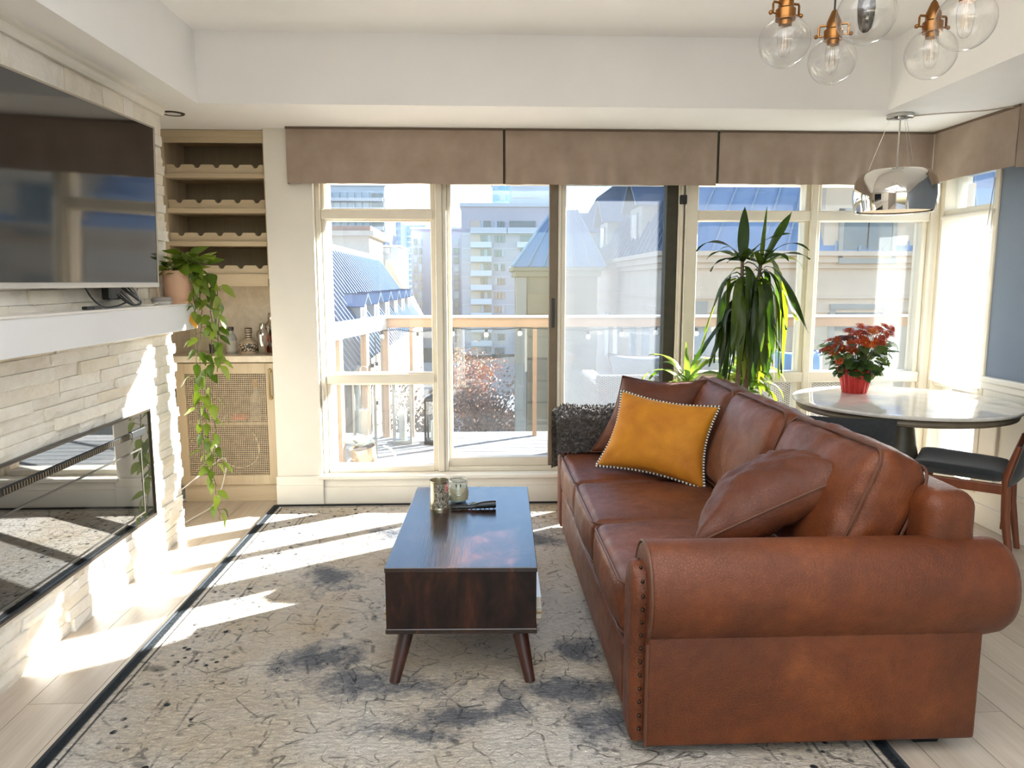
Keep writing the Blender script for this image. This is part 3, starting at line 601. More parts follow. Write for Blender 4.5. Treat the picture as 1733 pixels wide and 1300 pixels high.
    ve = t.node('ShaderNodeTexVoronoi', i_Scale=7.5, i_Randomness=0.95); ve.feature = 'DISTANCE_TO_EDGE'; va2 = t.node('ShaderNodeVectorMath', operation='MULTIPLY_ADD'); va2.inputs[1].default_value = (0.10, 0.10, 0); t.link(nc.outputs['Color'], va2.inputs[0]); t.link(v, va2.inputs[2]); t.link(va2.outputs[0], ve.inputs['Vector'])
    vine_ = t.math('MULTIPLY', t.ramp(ve.outputs['Distance'], [(0.012, W4), (0.032, K4)]), t.ramp(t.noise(v, 14, 3, 0.6), [(0.47, K4), (0.58, W4)]))
    speck = t.math('MULTIPLY', t.ramp(t.noise(t.coord('Object', (26, 44, 20)), 1.0, 4, 0.75, 0.8), [(0.60, K4), (0.66, W4)]), t.ramp(t.noise(v, 2.1, 3, 0.6), [(0.42, (0.10,)*3+(1,)), (0.60, W4)]))
    col = t.mix(t.math('MULTIPLY', vine_, 0.55), col, ink); col = t.mix(t.math('MULTIPLY', speck, 0.55), col, dark)
    def band(a, b_, s=0.006): return t.math('MULTIPLY', t.ramp(ew, [(a-s, K4), (a, W4)]), t.ramp(ew, [(b_, W4), (b_+s, K4)]))
    for a, b_, cc, k in ((0.050, 0.056, ink, 0.9), (0.070, 0.074, ink, 0.5), (0.215, 0.220, ink, 0.7), (0.235, 0.242, ink, 0.55), (0.33, 0.336, ink, 0.6)):
        col = t.mix(t.math('MULTIPLY', t.math('MULTIPLY', band(a, b_, 0.003), wear if a > 0.06 else 1.0), k), col, cc)
    col = t.mix(t.ramp(ew, [(0.030, W4), (0.036, K4)]), col, srgb(44, 50, 54))
    fv = t.ramp(fib, [(0.3, (0.72, 0.72, 0.73, 1)), (0.6, (1.04, 1.04, 1.04, 1))])
    col = t.mix(1.0, col, fv, 'MULTIPLY')
    t.set(Base_Color=col, Roughness=0.95); t.p.inputs['Specular IOR Level'].default_value = 0.15
    h = t.math('ADD', t.math('ADD', t.math('MULTIPLY', fib, 1.1), t.math('MULTIPLY', fine, 0.8)), t.math('MULTIPLY', mid, 0.6))
    h = t.math('SUBTRACT', h, t.math('MULTIPLY', t.math('MULTIPLY', line, wear), 0.5))
    t.bump(h, 1.0, 0.022); return t.m
rug = thing('area_rug', 'large distressed vintage rug in cream and slate blue with a dark border', 'rug', (-0.035, 3.045, 0.0))
MB().box(-1.255, 1.255, -1.545, 1.545, 0.0005, 0.012, bevel=0.004).build('pile', rug_mat(), rug)
b = MB()
for sx in (-1, 1): b.box(sx*1.262-0.007, sx*1.262+0.007, -1.552, 1.552, 0.0005, 0.0135, bevel=0.004)
for sy in (-1, 1): b.box(-1.262, 1.262, sy*1.552-0.007, sy*1.552+0.007, 0.0005, 0.0135, bevel=0.004)
b.build('bound_edge', plain('rug_binding', (46, 50, 54), 0.9, bump=0.4, bscale=300), rug)
RUGZ = 0.012
# ================================================================== SOFA
def leather(name, c1, c2, c3, rough=0.42):
    t = NT(name); v = t.coord('Object'); n = t.noise(v, 3.2, 6, 0.65, 0.4); n2 = t.noise(v, 16, 5, 0.7); g = t.noise(v, 260, 3, 0.6)
    col = t.mix(t.ramp(n2, [(0.40, K4), (0.72, (0.55,)*3+(1,))]), t.ramp(n, [(0.28, srgb(*c1)), (0.55, srgb(*c2)), (0.75, srgb(*c3))]), srgb(*c1))
    t.set(Base_Color=col, Roughness=t.ramp(n2, [(0.3, (rough-0.06,)*3+(1,)), (0.7, (rough+0.12,)*3+(1,))]))
    vo = t.node('ShaderNodeTexVoronoi', i_Scale=95.0); vo.feature = 'DISTANCE_TO_EDGE'; t.link(v, vo.inputs['Vector'])
    h = t.math('ADD', t.math('MULTIPLY', g, 0.3), t.math('MULTIPLY', t.ramp(vo.outputs['Distance'], [(0.0, K4), (0.12, W4)]), 0.5)); h = t.math('ADD', h, t.math('MULTIPLY', n2, 0.8))
    t.bump(h, 0.35, 0.004); t.p.inputs['Specular IOR Level'].default_value = 0.42
    t.p.inputs['Sheen Weight'].default_value = 0.02; t.p.inputs['Sheen Roughness'].default_value = 0.5
    return t.m
ML = leather('saddle_leather', (76, 34, 11), (108, 53, 20), (130, 70, 32))
MLP = leather('leather_pillow', (70, 31, 11), (94, 45, 18), (114, 60, 28), 0.5)
MPI = plain('leather_piping', (92, 54, 34), 0.5)
def rbox(b, half, r, n=8, bulge=(0, 0, 0), mat=None, wr=0.0, wscale=7, seed=0.0):
    """rounded, puffed box as one closed surface"""
    hx, hy, hz = half; vm = {}
    def vert(p):
        key = tuple(round(c, 5) for c in p)
        if key in vm: return vm[key]
        P = V((p[0]*hx, p[1]*hy, p[2]*hz)); Q = V((max(-hx+r, min(hx-r, P.x)), max(-hy+r, min(hy-r, P.y)), max(-hz+r, min(hz-r, P.z))))
        d = P-Q
        if d.length > 1e-9: P = Q + d.normalized()*r
        f = [(1-abs(c)**2.4) for c in p]
        for ax in range(3):
            o = [f[k] for k in range(3) if k != ax]; s = max(-1, min(1, p[ax]*1.0))
            P[ax] += bulge[ax]*s*max(0, o[0])**0.75*max(0, o[1])**0.75
        if wr:
            nv = noise.noise(V((P.x*wscale+seed, P.y*wscale*1.6, P.z*wscale)))+0.5*noise.noise(V((P.x*wscale*2.7, P.y*wscale*3+seed, P.z*wscale*2.2)))
            if P.length > 0: P += P.normalized()*nv*wr
        vm[key] = b.bm.verts.new(mat @ P if mat is not None else P); return vm[key]
    def axis(h):      # sample positions: fine round the rounded edges, even in the flat
        c = max(0.0, (h-r)/h); k = r/h; arc = [c+k*q for q in (0.22, 0.45, 0.70, 1.0)]
        flat = [-c+2*c*i/n for i in range(n+1)]
        return [-q for q in reversed(arc)]+flat+arc
    AX = [axis(hx), axis(hy), axis(hz)]
    for ax in range(3):
        U_, V_ = AX[(ax+1) % 3], AX[(ax+2) % 3]
        for s in (-1, 1):
            def at3(i, j):
                c = [0, 0, 0]; c[ax] = s; c[(ax+1) % 3] = U_[i]; c[(ax+2) % 3] = V_[j]; return vert(c)
            for i in range(len(U_)-1):
                for j in range(len(V_)-1):
                    q = (at3(i, j), at3(i+1, j), at3(i+1, j+1), at3(i, j+1))
                    if s < 0: q = tuple(reversed(q))
                    try: b.bm.faces.new(q)
                    except ValueError: pass
    return b
def loop_pts(hx, hy, r, z, n=6):
    out = []
    for cx, cy, a0 in ((hx-r, hy-r, 0), (-hx+r, hy-r, PI/2), (-hx+r, -hy+r, PI), (hx-r, -hy+r, 1.5*PI)):
        for k in range(n+1): a = a0+k*PI/2/n; out.append(V((cx+r*math.cos(a), cy+r*math.sin(a), z)))
    out.append(out[0].copy()); return out
sofa = thing('leather_sofa', 'brown leather three-seat sofa with rolled arms and nailhead fronts', 'sofa', (0.96, 3.07, 0.0))
SI = Matrix.Translation(-sofa.location)
def sp_(b, name, mat=None, smooth=True, angle=0.9):
    bmesh.ops.transform(b.bm, matrix=SI, verts=b.bm.verts[:]); return b.build(name, mat or ML, sofa, smooth, angle=angle)
SY0, SY1 = 2.19, 3.95          # inner faces of the arms
b = MB(); rbox(b, (0.49, 0.90, 0.125), 0.02, 8, (0, 0, 0), Matrix.Translation((0.955, 3.07, 0.175))); sp_(b, 'base')
b = MB(); rbox(b, (0.02, (SY1-SY0)/2, 0.105), 0.015, 8, (0.012, 0, 0), Matrix.Translation((0.462, 3.07, 0.17)), 0.004, 6); sp_(b, 'front_rail')
b = MB(); rbox(b, (0.080, 1.015, 0.365), 0.05, 10, (0.008, 0, 0.01), Matrix.Translation((1.392, 3.07, 0.42))); sp_(b, 'back_frame')
cw = (SY1-SY0)/3
for i in range(3):
    yc = SY0+cw*(i+0.5); m = Matrix.Translation((0.775, yc, 0.385))
    b = MB(); rbox(b, (0.335, cw/2-0.003, 0.092), 0.035, 22, (0.022, 0.002, 0.02), m, 0.0045, 10, i*3.1); sc = sp_(b, 'seat_cushion')
    pb = MB(); pb.tube([m @ p for p in loop_pts(0.338, cw/2-0.006, 0.05, 0.079)], 0.005, 6, False); pb.tube([m @ p for p in loop_pts(0.338, cw/2-0.006, 0.05, -0.082)], 0.005, 6, False)
    bmesh.ops.transform(pb.bm, matrix=SI, verts=pb.bm.verts[:]); pb.build('piping', MPI, sc, True)
for i, (yc, tilt, dx, dz, w, rz) in enumerate(((2.455, 23, 0.02, -0.005, 0.305, 3), (3.06, 21, 0.0, 0.0, 0.298, 0), (3.655, 20, 0.005, 0.0, 0.295, -1))):
    m = TM(1.185+dx, yc, 0.675+dz, 0, math.radians(tilt), math.radians(rz))      # local z up the cushion, local -x the front
    b = MB(); rbox(b, (0.095, w, 0.215), 0.05, 26, (0.050, 0.006, 0.02), m, 0.008, 8, 5+i*2.3); bc = sp_(b, 'back_cushion')
    pb = MB()
    for sx in (-1, 1):
        pts = [m @ V((sx*0.083, p.x, p.y)) for p in loop_pts(w-0.004, 0.211, 0.055, 0)]
        pb.tube(pts, 0.005, 6, False)
    bmesh.ops.transform(pb.bm, matrix=SI, verts=pb.bm.verts[:]); pb.build('piping', MPI, bc, True)
def arm(sign, y_in):
    """rolled arm; sign -1 the near one. profile as (outward distance from the inner face, z)"""
    cy, cz, ry, rz = 0.115, 0.50, 0.115, 0.152
    P2 = [(0.0, 0.05), (0.0, 0.50)]
    for k in range(1, 25):
        a = PI - k/24*1.36*PI; P2.append((cy+ry*math.cos(a), cz+rz*math.sin(a)))
    P2 += [(0.185, 0.362), (0.185, 0.05)]
    n = len(P2)
    b = MB(); rings = []; ns = 36
    for x, s in ((0.474, 0.90), (0.478, 0.97), (0.49, 1.0), (0.62, 1.0), (0.80, 1.0), (1.0, 1.0), (1.2, 1.0), (1.40, 1.0), (1.49, 0.985), (1.53, 0.94), (1.555, 0.84), (1.565, 0.62), (1.566, 0.3)):
        rings.append([b.bm.verts.new((x, y_in+sign*(cy+ry*s*math.cos(2*PI*k/ns)), cz+rz*s*math.sin(2*PI*k/ns))) for k in range(ns)])
    for a, c in zip(rings, rings[1:]):
        for k in range(ns): b.bm.faces.new((a[k], a[(k+1) % ns], c[(k+1) % ns], c[k]))
    b.bm.faces.new(rings[0]); b.bm.faces.new(list(reversed(rings[-1])))
    ao = sp_(b, 'arm', None, True, 1.0)
    inv = SI
    b = MB(); y0, y1 = sorted((y_in, y_in+sign*0.188)); b.box(0.476, 1.472, y0, y1, 0.045, 0.45, bevel=0.012, seg=3)
    bmesh.ops.transform(b.bm, matrix=inv, verts=b.bm.verts[:]); b.build('arm_side', ML, ao, True, angle=1.0)
    # front panel: narrower copy of the outline, padded
    fp_ = [(0.036, 0.05), (0.036, 0.48)]+[(0.106+0.070*math.cos(PI-k/12*PI*1.02), 0.50+0.092*math.sin(PI-k/12*PI*1.02)) for k in range(13)]+[(0.172, 0.46), (0.163, 0.40), (0.158, 0.33), (0.158, 0.2), (0.160, 0.05)]; nf_ = len(fp_)
    b = MB(); rr = []
    for x, s in ((0.485, 0.97), (0.455, 1.0), (0.440, 0.93), (0.434, 0.72), (0.433, 0.3)):
        rr.append([b.bm.verts.new((x, y_in+sign*(0.112+(d-0.112)*s), 0.33+(z_-0.33)*(0.9+0.1*s) if s > 0.8 else 0.33+(z_-0.33)*(0.72+0.28*s))) for d, z_ in fp_])
    for a, c in zip(rr, rr[1:]):
        for k in range(nf_): b.bm.faces.new((a[k], a[(k+1) % nf_], c[(k+1) % nf_], c[k]))
    b.bm.faces.new(list(reversed(rr[-1]))); b.bm.faces.new(rr[0])
    bmesh.ops.transform(b.bm, matrix=inv, verts=b.bm.verts[:]); b.build('front_panel', ML, ao, True, angle=1.0)
    pb = MB(); pb.tube([V((0.478, y_in+sign*(cy+(d-cy)*0.965), z_ if z_ < 0.1 else cz+(z_-cz)*0.975)) for d, z_ in P2], 0.006, 6)
    bmesh.ops.transform(pb.bm, matrix=inv, verts=pb.bm.verts[:]); pb.build('piping', MPI, ao, True)
    nb = MB(); pts = [V((0.462, y_in+sign*(0.112+(d-0.112)*1.06), z_)) for d, z_ in fp_]
    tot = sum((q-p).length for p, q in zip(pts, pts[1:])); step = 0.042; acc = 0; nxt = 0.03
    for p, q in zip(pts, pts[1:]):
        L = (q-p).length
        while nxt <= acc+L and L > 0:
            c = p+(q-p)*((nxt-acc)/L); nb.sphere(c, 0.0055, 8, 6); nxt += step
        acc += L
    bmesh.ops.transform(nb.bm, matrix=inv, verts=nb.bm.verts[:]); o = nb.build('nailhead_trim', plain('nail_bronze', (72, 60, 48), 0.3, 0.9), ao, True); o['kind'] = 'stuff'
arm(-1, SY0); arm(1, SY1)
for x in (0.55, 1.36):
    for y in (2.10, 4.04):
        b = MB(); bmesh.ops.create_cone(b.bm, cap_ends=True, segments=4, radius1=0.052, radius2=0.075, depth=0.062, matrix=TM(x, y, 0.031 if x > 1.2 else 0.012+0.028, 0, 0, PI/4)); sp_(b, 'foot', M['black'], False)
# ------------------------------------------------------------------ loose cushions
def pillow(name, corners, thick, mat, label, n=30, wr=0.006, pinch=0.06, seed=0.0, trim=None, flip=1):
    A, B_, C_, D = [V(c) for c in corners]        # around the outline
    cen = (A+B_+C_+D)/4; nrm = (B_-A).cross(D-A).normalized()*flip
    t = thing(name, label, 'cushion', cen)
    def base(u, v):
        p = A*(1-u)*(1-v)+B_*u*(1-v)+C_*u*v+D*(1-u)*v
        k = pinch*(math.sin(PI*u)*(2*abs(v-0.5))**3*(-1 if v > 0.5 else 1)); k2 = pinch*(math.sin(PI*v)*(2*abs(u-0.5))**3*(-1 if u > 0.5 else 1))
        return p+(D-A)*k+(B_-A)*k2
    b = MB(); top = {}; bot = {}
    for i in range(n+1):
        for j in range(n+1):
            u, v = i/n, j/n
            prof = (max(0, 1-abs(2*u-1)**2.6)*max(0, 1-abs(2*v-1)**2.6))**0.55
            p = base(u, v); w = noise.noise(V((u*5+seed, v*5, seed)))+0.6*noise.noise(V((u*13, v*11+seed, 3)))
            rim = 1-prof
            rad = math.sin(14*math.atan2(v-0.5, u-0.5)+3*noise.noise(V((u*3, v*3, seed))))*rim*prof*2.2
            d = thick*0.5*prof; edge = i in (0, n) or j in (0, n)
            if edge: top[i, j] = bot[i, j] = b.bm.verts.new(p-cen)
            else:
                top[i, j] = b.bm.verts.new(p+nrm*(d+(w+rad)*wr*prof**0.3)-cen); bot[i, j] = b.bm.verts.new(p-nrm*(d*0.9-w*wr)-cen)
    for i in range(n):
        for j in range(n):
            b.bm.faces.new((top[i, j], top[i+1, j], top[i+1, j+1], top[i, j+1])); b.bm.faces.new((bot[i, j], bot[i, j+1], bot[i+1, j+1], bot[i+1, j]))
    b.build('cover', mat, t, True, angle=None)
    rim = [base(i/n, 0) for i in range(n+1)]+[base(1, j/n) for j in range(1, n+1)]+[base(i/n, 1) for i in range(n-1, -1, -1)]+[base(0, j/n) for j in range(n-1, -1, -1)]
    if trim:
        # alternating beads
        bw, bd = MB(), MB(); k = 0
        for p, q in zip(rim, rim[1:]):
            for f in (0.0, 0.5):
                c = p.lerp(q, f+0.25)-cen; (bw if k % 2 == 0 else bd).sphere(c, 0.0062, 8, 6); k += 1
        o = bw.build('pompom_trim', trim[0], t, True); o['kind'] = 'stuff'; o = bd.build('pompom_trim', trim[1], t, True); o['kind'] = 'stuff'
    else:
        pb = MB(); pb.tube([p-cen for p in rim], 0.004, 6, False); pb.build('seam', MPI, t, True)
    return t
vel = NT('mustard_velvet'); v = vel.coord('Object'); n1 = vel.noise(v, 7, 5, 0.6, 0.4)
vel.set(Base_Color=vel.ramp(n1, [(0.3, srgb(170, 102, 6)), (0.7, srgb(200, 132, 18))]), Roughness=0.75); vel.p.inputs['Sheen Weight'].default_value = 0.3; vel.p.inputs['Sheen Roughness'].default_value = 0.35; vel.p.inputs['Sheen Tint'].default_value = (1.0, 0.75, 0.35, 1)
vel.bump(vel.noise(v, 220, 3, 0.6), 0.15, 0.002)
pillow('mustard_cushion', [(0.560, 3.52, 0.515), (1.000, 3.20, 0.480), (1.105, 3.35, 0.830), (0.700, 3.63, 0.868)], 0.17, vel.m, 'mustard yellow velvet cushion with black and white beaded edge', seed=2.0, wr=0.005,
       trim=(plain('bead_white', (232, 226, 214), 0.6), plain('bead_black', (28, 26, 24), 0.6)))
pillow('leather_cushion', [(0.585, 3.86, 0.505), (1.06, 3.62, 0.50), (1.165, 3.74, 0.905), (0.760, 3.92, 0.905)], 0.16, MLP, 'square brown leather cushion standing behind the mustard cushion', seed=7.0, wr=0.005)
pillow('leather_cushion', [(0.665, 2.265, 0.560), (1.225, 2.255, 0.815), (1.150, 2.62, 0.760), (0.86, 2.66, 0.540)], 0.235, MLP, 'brown leather cushion slumped against the sofa arm nearest the camera', seed=4.0, wr=0.013, flip=1)
# ------------------------------------------------------------------ sherpa throw over the far arm
th = thing('fleece_throw', 'dark charcoal curly fleece throw draped over the far sofa arm', 'blanket', (0.66, 4.06, 0.6))
prof = [(3.930, 0.492), (3.925, 0.55), (3.93, 0.60), (3.96, 0.655), (4.01, 0.69), (4.07, 0.702), (4.13, 0.69), (4.175, 0.65), (4.20, 0.59), (4.205, 0.50), (4.20, 0.40), (4.19, 0.36)]
def ppt(f):
    k = f*(len(prof)-1); i = min(int(k), len(prof)-2); a, c = prof[i], prof[i+1]; r_ = k-i
    return a[0]+(c[0]-a[0])*r_, a[1]+(c[1]-a[1])*r_
def throw(off):
    def f(u, v):
        y, z_ = ppt(v); x = 0.418+u*0.42
        nn = noise.noise(V((x*11, y*9, z_*9)))*0.012+noise.noise(V((x*38, y*40, z_*40)))*0.012+noise.noise(V((x*90, y*95, z_*95)))*0.006
        d = V((0, y-4.065, z_-0.53)).normalized()
        cx = -0.012*(1-min(1, u*8)) if u < 0.125 else 0
        p = V((x+0.004*math.sin(v*9), y, z_))+d*(nn+off)+V((cx, 0, -0.02*(1-min(1, u*8))))
        return p-th.location
    return f
b = MB(); b.grid(throw(0.010), 60, 80)
MF = NT('fleece'); v = MF.coord('Object'); MF.set(Base_Color=MF.ramp(MF.noise(v, 60, 4, 0.7), [(0.35, srgb(34, 29, 26)), (0.58, srgb(74, 64, 57)), (0.78, srgb(160, 148, 136))]), Roughness=0.95); MF.p.inputs['Sheen Weight'].default_value = 0.4; MF.bump(MF.noise(v, 120, 4, 0.7), 0.9, 0.01)
fl = b.build('fleece_side', MF.m, th, True, angle=None)
tb = MB()
for i in range(2600):
    u, v_ = rnd.random(), rnd.random(); f = throw(0.010); p = f(u, v_); d = V((0, p.y, p.z+0.07)).normalized()
    a = rnd.uniform(0, 2*PI); s_ = d.orthogonal().normalized(); s_.rotate(Matrix.Rotation(a, 3, d)); w = 0.0045; h = rnd.uniform(0.008, 0.016)
    q = p+d*h+s_.cross(d)*rnd.uniform(-0.008, 0.008)
    tb.quad(p-s_*w, p+s_*w, q+s_*w*0.4, q-s_*w*0.4)
o = tb.build('curls', MF.m, th, True, False, None); o['kind'] = 'stuff'
# ================================================================== COFFEE TABLE
def rosewood(nm='dark_rosewood', rough=0.2):
    t = NT(nm); v = t.coord('Object', (9, 1.6, 3)); n = t.noise(v, 1.2, 6, 0.6, 0.8); n2 = t.noise(t.coord('Object', (110, 2.0, 110)), 1.0, 3, 0.65)
    vv = t.coord('Object', (7, 7, 2.2)); ne = t.noise(vv, 1.3, 6, 0.65, 1.0)
    f = t.math('ADD', t.math('MULTIPLY', n, 0.4), t.math('MULTIPLY', ne, 0.6))
    t.set(Base_Color=t.ramp(f, [(0.40, srgb(20, 12, 10)), (0.52, srgb(40, 23, 17)), (0.62, srgb(70, 38, 25)), (0.75, srgb(34, 20, 16))]), Roughness=0.2)
    t.bump(n2, 0.25, 0.002); t.p.inputs['Specular IOR Level'].default_value = 0.5; t.p.inputs['IOR'].default_value = 1.62
    t.p.inputs['Roughness'].default_value = rough
    if rough > 0.3: t.p.inputs['Specular IOR Level'].default_value = 0.18
    return t.m
MRWE = rosewood('dark_rosewood_end', 0.5); MRW = rosewood(); MLEG = wood('leg_walnut', (44, 22, 15), (74, 38, 26), axis=2, scale=1, rough=0.4)
ct = thing('coffee_table', 'low dark rosewood coffee table with open shelf and splayed round legs', 'table', (-0.055, 2.925, RUGZ), math.radians(-1.7))
HW, HL, ZT, ZB = 0.260, 0.505, 0.430, 0.192
b = MB(); b.box(-HW, HW, -HL, HL, ZT-0.018, ZT, bevel=0.002, seg=1); b.build('tabletop', MRW, ct)
b = MB(); b.box(-HW, HW, -HL, HL, ZB, ZB+0.018, bevel=0.002, seg=1); b.build('lower_shelf', MRW, ct)
for y0, y1 in ((-HL, -HL+0.018), (HL-0.018, HL), (-0.009, 0.009)): MB().box(-HW+0.003, HW-0.003, y0+0.002, y1-0.002, ZB+0.018, ZT-0.018).build('end_panel' if abs(y0) > 0.1 else 'divider', MRWE, ct)
for sx in (-1, 1):
    for sy in (-1, 1):
        b = MB(); b.tube([(sx*0.195, sy*0.40, ZB), (sx*0.215, sy*0.435, 0.10), (sx*0.238, sy*0.475, 0.0)], [0.030, 0.025, 0.018], 16); b.build('leg', MLEG, ct, True, angle=0.6)
ctm = Matrix.Translation(ct.location) @ Euler(ct.rotation_euler).to_matrix().to_4x4()
pages = plain('page_edges', (206, 196, 176), 0.8, bump=0.5, bscale=500)
def magazine(label, lx, ly, zz, w, h, th_, col, rz):
    p = ctm @ V((lx, ly, zz)); t = thing('magazine', label, 'magazine', p, ct.rotation_euler.z+rz, 'magazines under the coffee table')
    MB().box(-w/2, w/2, -h/2, h/2, 0.0015, th_-0.0015).build('pages', pages, t); b = MB(); b.box(-w/2-0.002, w/2+0.002, -h/2-0.002, h/2+0.002, th_-0.0015, th_); b.box(-w/2-0.002, w/2+0.002, -h/2-0.002, h/2+0.002, 0, 0.0015); b.build('cover', plain('cover_%d%d%d' % col, col, 0.3), t)
zz = ZB+0.018
for k, (w, h, th_, col, lx) in enumerate(((0.555, 0.36, 0.022, (150, 120, 80), 0.0), (0.552, 0.34, 0.016, (186, 150, 90), 0.002), (0.548, 0.35, 0.042, (214, 220, 228), 0.001))):
    magazine(['lowest tan book on the shelf inside the coffee table', 'middle ochre book in the stack inside the coffee table', 'top pale blue-grey book in the stack inside the coffee table'][k], lx, -0.25, zz, w, h, th_, col, 0.0); zz += th_
TT = RUGZ+ZT
tin = thing('tin_can', 'open printed tin can with red patch standing on the coffee table', 'can', (-0.178, 3.10, TT))
tinm = plain('tin_metal', (196, 186, 160), 0.28, 0.9, var=0.05)
pp = [(0, 0.004), (0.0385, 0.004), (0.041, 0.0), (0.0415, 0.004), (0.0395, 0.008)]
for k in range(10): pp += [(0.0395, 0.010+k*0.0104), (0.0401, 0.0152+k*0.0104)]
pp += [(0.0395, 0.116), (0.0415, 0.120), (0.0415, 0.1235), (0.0398, 0.1235), (0.0388, 0.118), (0.0385, 0.008), (0, 0.007)]
MB().lathe(pp, 40).build('can_body', tinm, tin, True, angle=0.9)
def arc_label(t, name, mat, r, a0, a1, z0, z1):
    b = MB(); b.grid(lambda u, v: V((r*math.cos(a0+(a1-a0)*u), r*math.sin(a0+(a1-a0)*u), z0+(z1-z0)*v)), 14, 1); return b.build(name, mat, t, True)
ink = NT('tin_print'); v = ink.coord('Object', (150, 150, 90)); nn = ink.noise(v, 1.0, 5, 0.75, 1.2)
ink.set(Base_Color=ink.ramp(nn, [(0.46, srgb(34, 32, 30)), (0.54, srgb(176, 166, 148))]), Roughness=0.4)
inkr = NT('tin_print_red'); v = inkr.coord('Object', (120, 120, 120)); inkr.set(Base_Color=inkr.ramp(inkr.noise(v, 1.0, 3, 0.7), [(0.46, srgb(190, 36, 38)), (0.56, srgb(236, 200, 190))]), Roughness=0.4)
arc_label(tin, 'printed_label', ink.m, 0.0408, math.radians(-120), math.radians(-48), 0.010, 0.112); arc_label(tin, 'printed_label', ink.m, 0.0408, math.radians(-48), math.radians(-10), 0.010, 0.075); arc_label(tin, 'red_patch', inkr.m, 0.0408, math.radians(-48), math.radians(-10), 0.078, 0.113)
jar = thing('candle_jar', 'round glass candle jar with wire bail beside the tin can', 'candle', (-0.100, 3.185, TT))
MB().lathe([(0, 0), (0.034, 0), (0.044, 0.012), (0.048, 0.035), (0.044, 0.062), (0.038, 0.078), (0.0375, 0.10), (0.040, 0.104), (0.0385, 0.107), (0.0355, 0.104), (0.0355, 0.08), (0.042, 0.06), (0.0455, 0.035), (0.042, 0.014), (0, 0.006)], 36).build('jar_glass', M['rail_glass'], jar, True)
MB().lathe([(0, 0.007), (0.041, 0.014), (0.045, 0.035), (0.0412, 0.058), (0.036, 0.068), (0, 0.066)], 32).build('wax', plain('wax_cream', (222, 206, 168), 0.45, Subsurface_Weight=0.2), jar, True)
b = MB(); b.tube([(0.0385*math.cos(a), 0.0385*math.sin(a), 0.098) for a in [k*PI/16 for k in range(33)]], 0.0014, 6, False); b.tube([(0.040*math.cos(a), -0.012-0.036*math.sin(a), 0.098-0.055*math.sin(a)) for a in [k*PI/14 for k in range(15)]], 0.0013, 6); b.build('wire_bail', M['steel'], jar, True)
MB().tube([(-0.008, 0, 0.064), (-0.009, 0.001, 0.080)], 0.0022, 6).build('wick', M['black'], jar, True); MB().tube([(0.010, 0.004, 0.064), (0.010, 0.003, 0.079)], 0.0022, 6).build('wick', M['black'], jar, True)
cl = thing('hair_clip', 'black claw hair clip lying on the coffee table beside the tin', 'hair clip', (-0.035, 3.075, TT), math.radians(3))
b = MB(); rings = []
prof_c = [(-0.092, 0.016, 0.006, 0.006), (-0.075, 0.018, 0.009, 0.009), (-0.04, 0.019, 0.010, 0.010), (-0.005, 0.017, 0.010, 0.009), (0.015, 0.022, 0.012, 0.013), (0.04, 0.025, 0.014, 0.017), (0.075, 0.027, 0.014, 0.018), (0.098, 0.027, 0.014, 0.018)]
for x, zc, ry, rz in prof_c: rings.append([b.bm.verts.new((x, ry*math.cos(a), zc-0.007+rz*math.sin(a)*0.9)) for a in [2*PI*k/14 for k in range(14)]])
for a, c in zip(rings, rings[1:]):
    for k in range(14): b.bm.faces.new((a[k], a[(k+1) % 14], c[(k+1) % 14], c[k]))
b.bm.faces.new(rings[0]); b.bm.faces.new(rings[-1]); b.build('clip_body', plain('clip_black', (16, 16, 18), 0.28), cl, True, angle=0.8)
b = MB(); b.tube([(-0.015, 0.004, 0.020), (0.002, 0.002, 0.028), (0.014, -0.004, 0.024)], 0.0055, 8); b.build('hinge_spring', plain('clip_silver', (150, 160, 168), 0.25, 0.9), cl, True)
for k in range(9):
    x = -0.065+k*0.019
    MB().tube([(x, -0.007, 0.008), (x+0.001, -0.011, 0.004), (x+0.002, -0.010, 0.0005)], [0.003, 0.0025, 0.0012], 6).build('tooth', M['black'], cl, True)
# ================================================================== ROUND TABLE AND CHAIRS
qz = NT('pale_quartz'); v = qz.coord('Object'); nq = qz.noise(v, 2.5, 7, 0.7, 1.5)
qz.set(Base_Color=qz.ramp(nq, [(0.4, srgb(206, 200, 192)), (0.62, srgb(226, 221, 214))]), Roughness=0.07); qz.p.inputs['Specular IOR Level'].default_value = 0.8
tp = plain('table_taupe', (112, 100, 82), 0.4, var=0.12, scale=14)
dt = thing('round_dining_table', 'round pedestal dining table with glossy pale stone top', 'table', (2.335, 3.98, 0))
MB().lathe([(0, 0.735), (0.562, 0.735), (0.570, 0.739), (0.572, 0.748), (0.568, 0.755), (0.55, 0.757), (0, 0.757)], 96).build('stone_top', qz.m, dt, True, angle=0.6)
MB().lathe([(0, 0.695), (0.53, 0.695), (0.545, 0.700), (0.55, 0.712), (0.545, 0.724), (0.535, 0.735), (0, 0.735)], 96).build('apron', tp, dt, True, angle=0.6)
MB().lathe([(0, 0.695), (0.062, 0.695), (0.066, 0.66), (0.072, 0.60), (0.088, 0.50), (0.115, 0.36), (0.16, 0.2), (0.20, 0.10), (0.21, 0.05), (0, 0.05)], 48).build('pedestal', tp, dt, True, angle=0.6)
MB().lathe([(0, 0.05), (0.27, 0.05), (0.30, 0.035), (0.305, 0.0), (0, 0.0)], 48).build('foot_plate', tp, dt, True, angle=0.6)
chf = plain('charcoal_fabric', (44, 46, 48), 0.9, var=0.15, scale=60, bump=0.4, bscale=500, sheen=0.3)
chw = wood('chair_walnut', (96, 48, 26), (136, 74, 44), axis=2, scale=1, rough=0.4)
